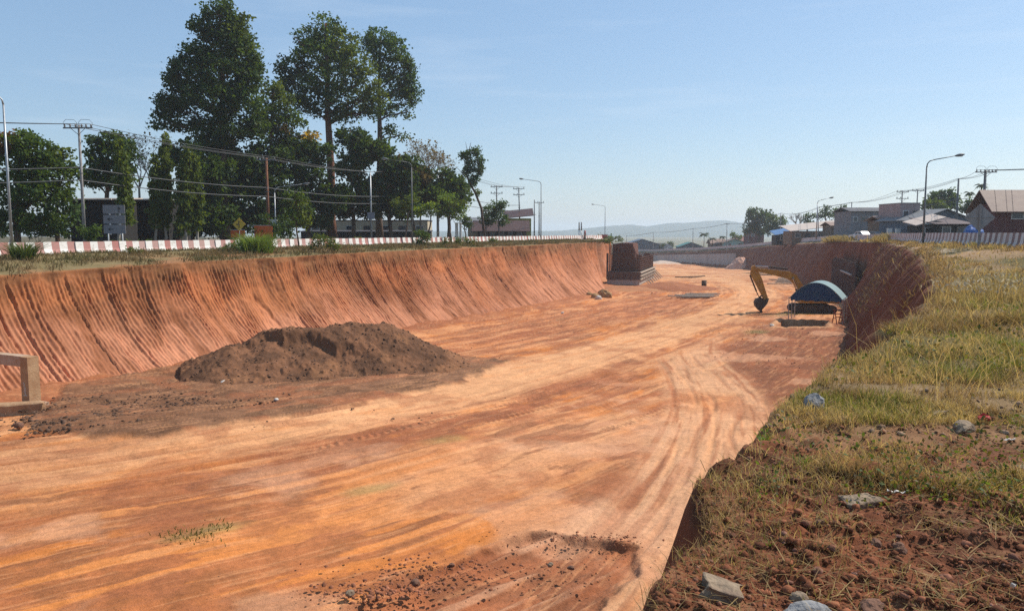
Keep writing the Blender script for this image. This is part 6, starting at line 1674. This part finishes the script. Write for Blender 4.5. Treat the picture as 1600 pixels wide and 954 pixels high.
# pale feathery seed heads
x_, y_, z_, w_ = bank_scatter(1400, 1640, 458, 496, 3200)
dn = fbm(x_ / 2.0, y_ / 2.0, 3, 250) + .12 * sstep(1420, 1500, 800 + x_ / y_ * F_PX); ok = dn + rng.normal(0, .05, len(dn)) > .60
x_, y_, z_ = x_[ok], y_[ok], z_[ok]; n = len(x_)
hh = rng.uniform(.3, .65, n)
C = np.stack([x_ + rng.normal(0, .08, n), y_ + rng.normal(0, .08, n), z_ + hh], 1)
V, Q = leaf_quads(C, .10, -.9, 0, .4)
tag(mesh_np('seed_grass', V, Q, MT['blade'], None, np.repeat(PALE * rng.uniform(.7, 1.35, (n, 1)), 4, 0)), kind='stuff')
blades('seed_stalk_grass', np.stack([x_, y_, z_], 1), hh, np.full(n, .014), np.tile(STRAW, (n, 1)) * rng.uniform(.7, 1.2, (n, 1)), .12, .1)
# left verge
def verge_scatter(s0, s1, t0, t1, n):
    s_ = s0 + (s1 - s0) * rng.random(n) ** 1.0; t_ = rng.uniform(t0, t1, n); x_, y_ = xy(s_, t_)
    zE_ = le_v(s_, 2); tE_ = le_v(s_, 1); qq = np.clip((t_ + 58.0) / (tE_ + 58.0), 0, 1)
    z_ = .02 + (zE_ - .02) * (.35 * qq + .65 * qq ** 2) + (fbm(s_ / 3.2, t_ / 3.2, 4, 68) - .45) * .5 * np.sin(qq * math.pi)
    return s_, t_, x_, y_, z_, qq
s_, t_, x_, y_, z_, qq = verge_scatter(14, 150, -58.1, -46.9, 52000)
dn = fbm(s_ / 2.4, t_ / 1.6, 4, 260); ok = dn + rng.normal(0, .06, len(s_)) > .40 + .12 * sstep(.6, 1, qq)
x_, y_, z_, s_, t_, qq = x_[ok], y_[ok], z_[ok], s_[ok], t_[ok], qq[ok]; n = len(x_)
gq = sstep(.45, .62, fbm(s_ / 3.5, t_ / 1.5, 4, 261) + rng.normal(0, .05, n))
c = mix(np.tile(np.array([.19, .13, .062]), (n, 1)), np.array([.085, .09, .03])[None], gq * .8) * rng.uniform(.6, 1.35, (n, 1))
blades('verge_grass', np.stack([x_, y_, z_ - .02], 1), rng.uniform(.12, .5, n) * (.6 + .9 * dn[ok]) * np.interp(qq, [0, .1, .35], [.35, .5, 1]), np.clip(np.hypot(x_, y_) * .9 / F_PX, .03, .12), c, .5, .5)
# weeds at the foot of the barriers, left
s_, t_, x_, y_, z_, qq = verge_scatter(30, 175, -58.3, -57.0, 8000)
ok = fbm(s_ / 3.0, t_ * 0, 3, 262) > .5; n = ok.sum()
c = mix(np.tile(np.array([.22, .16, .08]), (n, 1)), np.array([.09, .10, .03])[None], rng.random(n)) * rng.uniform(.6, 1.3, (n, 1))
blades('weed_grass', np.stack([x_[ok], y_[ok], z_[ok]], 1), rng.uniform(.1, .4, n), np.clip(np.hypot(x_[ok], y_[ok]) * .8 / F_PX, .03, .1), c, .4, .4)
# weeds before the right barriers
ss = rng.uniform(50, 135, 9000); tt = rb_t(ss) - .35 - np.abs(rng.normal(0, .9, 9000)); x_, y_ = xy(ss, tt); z_, w_ = bank_z_np(x_, y_)
ok = (fbm(ss / 3, tt, 3, 263) > .46) & (w_ > .05); n = ok.sum()
blades('roadside_grass', np.stack([x_[ok], y_[ok], z_[ok]], 1), rng.uniform(.1, .42, n), np.clip(np.hypot(x_[ok], y_[ok]) * .8 / F_PX, .02, .1), grass_col(x_[ok], y_[ok], .35, 9), .4, .4)
# sprigs on the far ledge of the right cut
ss = np.r_[rng.normal(158, 5, 1800), rng.normal(114, 3, 900)]; tt = re_v(ss, 1) + rng.uniform(-.5, 1.6, len(ss)); x_, y_ = xy(ss, tt); z_, w_ = bank_z_np(x_, y_); n = len(ss)
blades('ledge_grass', np.stack([x_, y_, z_], 1), rng.uniform(.3, 1.3, n), np.clip(np.hypot(x_, y_) * .9 / F_PX, .02, .15), mix(np.tile(STRAW, (n, 1)), GRN[None], rng.random(n) * .4) * rng.uniform(.6, 1.2, (n, 1)), .4, .5)
# weeds on the pit floor
px = np.r_[rng.normal(300, 26, 110), rng.normal(345, 12, 40), rng.normal(1238, 32, 700), rng.normal(1180, 12, 90)]; py = np.r_[rng.normal(845, 6, 110), rng.normal(832, 4, 40), rng.normal(490, 2.5, 700), rng.normal(520, 2, 90)]
x_, y_ = on_z(px, py, -7.5); n = len(x_)
blades('pit_weed_grass', np.stack([x_, y_, floor_at(x_, y_) + .12], 1), rng.uniform(.04, .14, n), np.full(n, .035), np.tile(GRN * .6, (n, 1)) * rng.uniform(.7, 1.3, (n, 1)), .5, .4)

# ================================================================ shrubs and fresh tufts (things)
def shrub(label, px, Y, lobes_px, kind='mid', size=.2, clump=.3, n_leaf=16, z=None, cat='shrub', name='shrub', per=2.2, droop=.2, group=None):
    k = Y / F_PX; bx_ = on_y(px, 390, Y)[0]
    if z is None:
        s_, t_ = st(bx_, Y); z = verge_z(s_, t_)
    t = thing(name, label, cat, (bx_, Y, z), 0, group)
    lb = []
    for (lx, ly, rx, ry) in lobes_px:
        X_, Z_ = on_y(lx, ly, Y); lb.append((X_ - bx_, random.uniform(-.2, .2) * rx * k, max(Z_ - z, ry * k * .6), rx * k, rx * k * .8, ry * k, kind))
    P, Cc = crown_points(lb, per, clump, n_leaf)
    V, Q = leaf_quads(P, size, droop, 0, .4); mesh_np('foliage', V, Q, MT['leaf'], t, np.repeat(Cc, 4, 0))
    b = MB()
    for l_ in lb: limb(b, (0, 0, -.1), (l_[0], l_[1], l_[2]), .03, .01, n=4)
    b.build('stem', MT['bark'], t); return t
def spiky(label, px, py0, py1, hw, z_y, n, kind, Y, spread=.5, name='grass_clump', wpx=1.1, cat='grass clump', z=None):
    """a clump of long arching blades"""
    k = Y / F_PX; x0 = on_y(px, 390, Y)[0]
    if z is None:
        s_, t_ = st(x0, Y); z = verge_z(s_, t_) if t_ < -40 else bank_z(x0, Y)
    H0 = (py1 - py0) * k
    a = rng.normal(0, .45, (n, 2)) * hw * k * .8
    base_ = np.stack([a[:, 0], a[:, 1], np.full(n, -.03)], 1)
    th = np.arctan2(a[:, 1], a[:, 0]) + rng.normal(0, .5, n); ln_ = np.abs(rng.normal(spread, .25, n))
    hh = H0 * rng.uniform(.5, 1.1, n)
    d = np.stack([np.cos(th) * ln_, np.sin(th) * ln_, np.ones(n)], 1); d /= np.linalg.norm(d, axis=1)[:, None]
    mid = base_ + d * (hh * .6)[:, None]; d2 = d + np.stack([np.cos(th) * .5, np.sin(th) * .5, -.35 * np.ones(n)], 1); tip = mid + d2 * (hh * .45)[:, None]
    ph = rng.uniform(0, 6.28, n); sd = np.stack([np.cos(ph), np.sin(ph), 0 * ph], 1) * (Y * wpx / F_PX)
    V = np.stack([base_ - sd * .5, base_ + sd * .5, mid + sd * .45, mid - sd * .45, tip + sd * .08, tip - sd * .08], 1).reshape(-1, 3)
    i = np.arange(n)[:, None] * 6; Q = np.concatenate([i + np.array([[0, 1, 2, 3]]), i + np.array([[3, 2, 4, 5]])])
    a_, b_ = np.array(GREEN[kind][0]), np.array(GREEN[kind][1]); c = a_ + (b_ - a_) * rng.random((n, 1))
    o = mesh_np(name, V, Q, MT['blade'], None, np.repeat(c, 6, 0)); o.location = (x0, Y, z)
    return tag(o, label, cat)
spiky('large bright green spiky grass clump in front of the orange boards', 400, 366, 402, 26, 0, 900, 'lime', 71, .45)
shrub('dark green shrub hugging the left side of the spiky clump', 368, 73, [(360, 388, 10, 9), (350, 391, 10, 6), (372, 390, 8, 8)], 'mid')
spiky('dull green spiky weed beside the foot of the lamp at the left edge', 36, 374, 410, 16, 0, 420, 'olive', 53, .5)
shrub('small dark weed before the barriers below the direction sign', 205, 62, [(200, 391, 8, 6), (212, 393, 7, 5)], 'olive')
shrub('green shrub with twigs before the reddish bare trunk', 506, 76, [(500, 374, 12, 10), (515, 378, 12, 9), (490, 382, 10, 7), (524, 384, 10, 6)], 'olive', .26, .35)
shrub('dense bright green shrub at the foot of the slender dark lamp', 660, 98, [(656, 366, 10, 8), (668, 370, 9, 8), (660, 378, 13, 7)], 'mid', .3, .4)
for i, (px, w_, lab) in enumerate(((696, 6, 'small olive weed bush right of the dense bright shrub'), (716, 8, 'wider weed bush below the white pillars'), (735, 10, 'weed bush before the cream walled house'), (770, 7, 'low weed bush below the round blue green tree'), (560, 9, 'low brownish weed bush right of the twiggy shrub'))):
    shrub(lab, px, 100 + i * 2, [(px - w_ * .4, 375, w_ * .6, 5), (px + w_ * .4, 376, w_ * .6, 4)], 'olive', .28, .35, group='weed bushes on the left verge')
shrub('yellowish bush at the end of the left cut below the red board', 950, 150, [(946, 379, 6, 5), (955, 382, 5, 4), (938, 380, 6, 3)], 'olive', .4, .5, z=-.3)
spiky('broad leafed banana plant beside the direction sign', 208, 345, 372, 14, 0, 34, 'lime', 74, .7, 'banana_plant', 3.4, 'banana plant', 0)
shrub('dark bush at the foot of the looping wire pole', 140, 70, [(132, 362, 12, 9), (150, 360, 12, 10), (142, 368, 16, 7)], 'mid', .3, .4, z=0)
for i, px in enumerate((-8, 60, 118, 232, 275, 322, 350, 415, 445)):
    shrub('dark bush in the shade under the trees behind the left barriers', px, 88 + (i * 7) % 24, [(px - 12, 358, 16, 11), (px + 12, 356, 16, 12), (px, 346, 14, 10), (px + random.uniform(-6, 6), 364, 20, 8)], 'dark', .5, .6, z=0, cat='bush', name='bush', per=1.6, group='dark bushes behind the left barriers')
# low greenery right behind the left barriers
def fresh(label, px, py, h, n, sp=.5):
    x_, y_, z_ = on_bank(px, py); k = y_ / F_PX
    return spiky(label, px, py - h, py, 7, 0, n, 'lime', y_, sp, 'grass_tuft', 1.6, 'grass tuft', z_)
fresh('fresh green tuft with long blades in the upper bare patch', 1265, 725, 34, 26, .6)
fresh('small fresh green tuft beside the broken soil near the bottom', 1398, 890, 24, 18, .7)
fresh('green tuft on the bare soil at the right', 1532, 820, 20, 22, .6)
fresh('yellow green tuft on the bank edge below the upright grey stone', 1202, 692, 34, 30, .4)
fresh('green tuft below the flat slab on the left', 1215, 855, 18, 18, .6)
fresh('low green tuft in the grass right of the plastic strip', 1500, 775, 24, 24, .7)
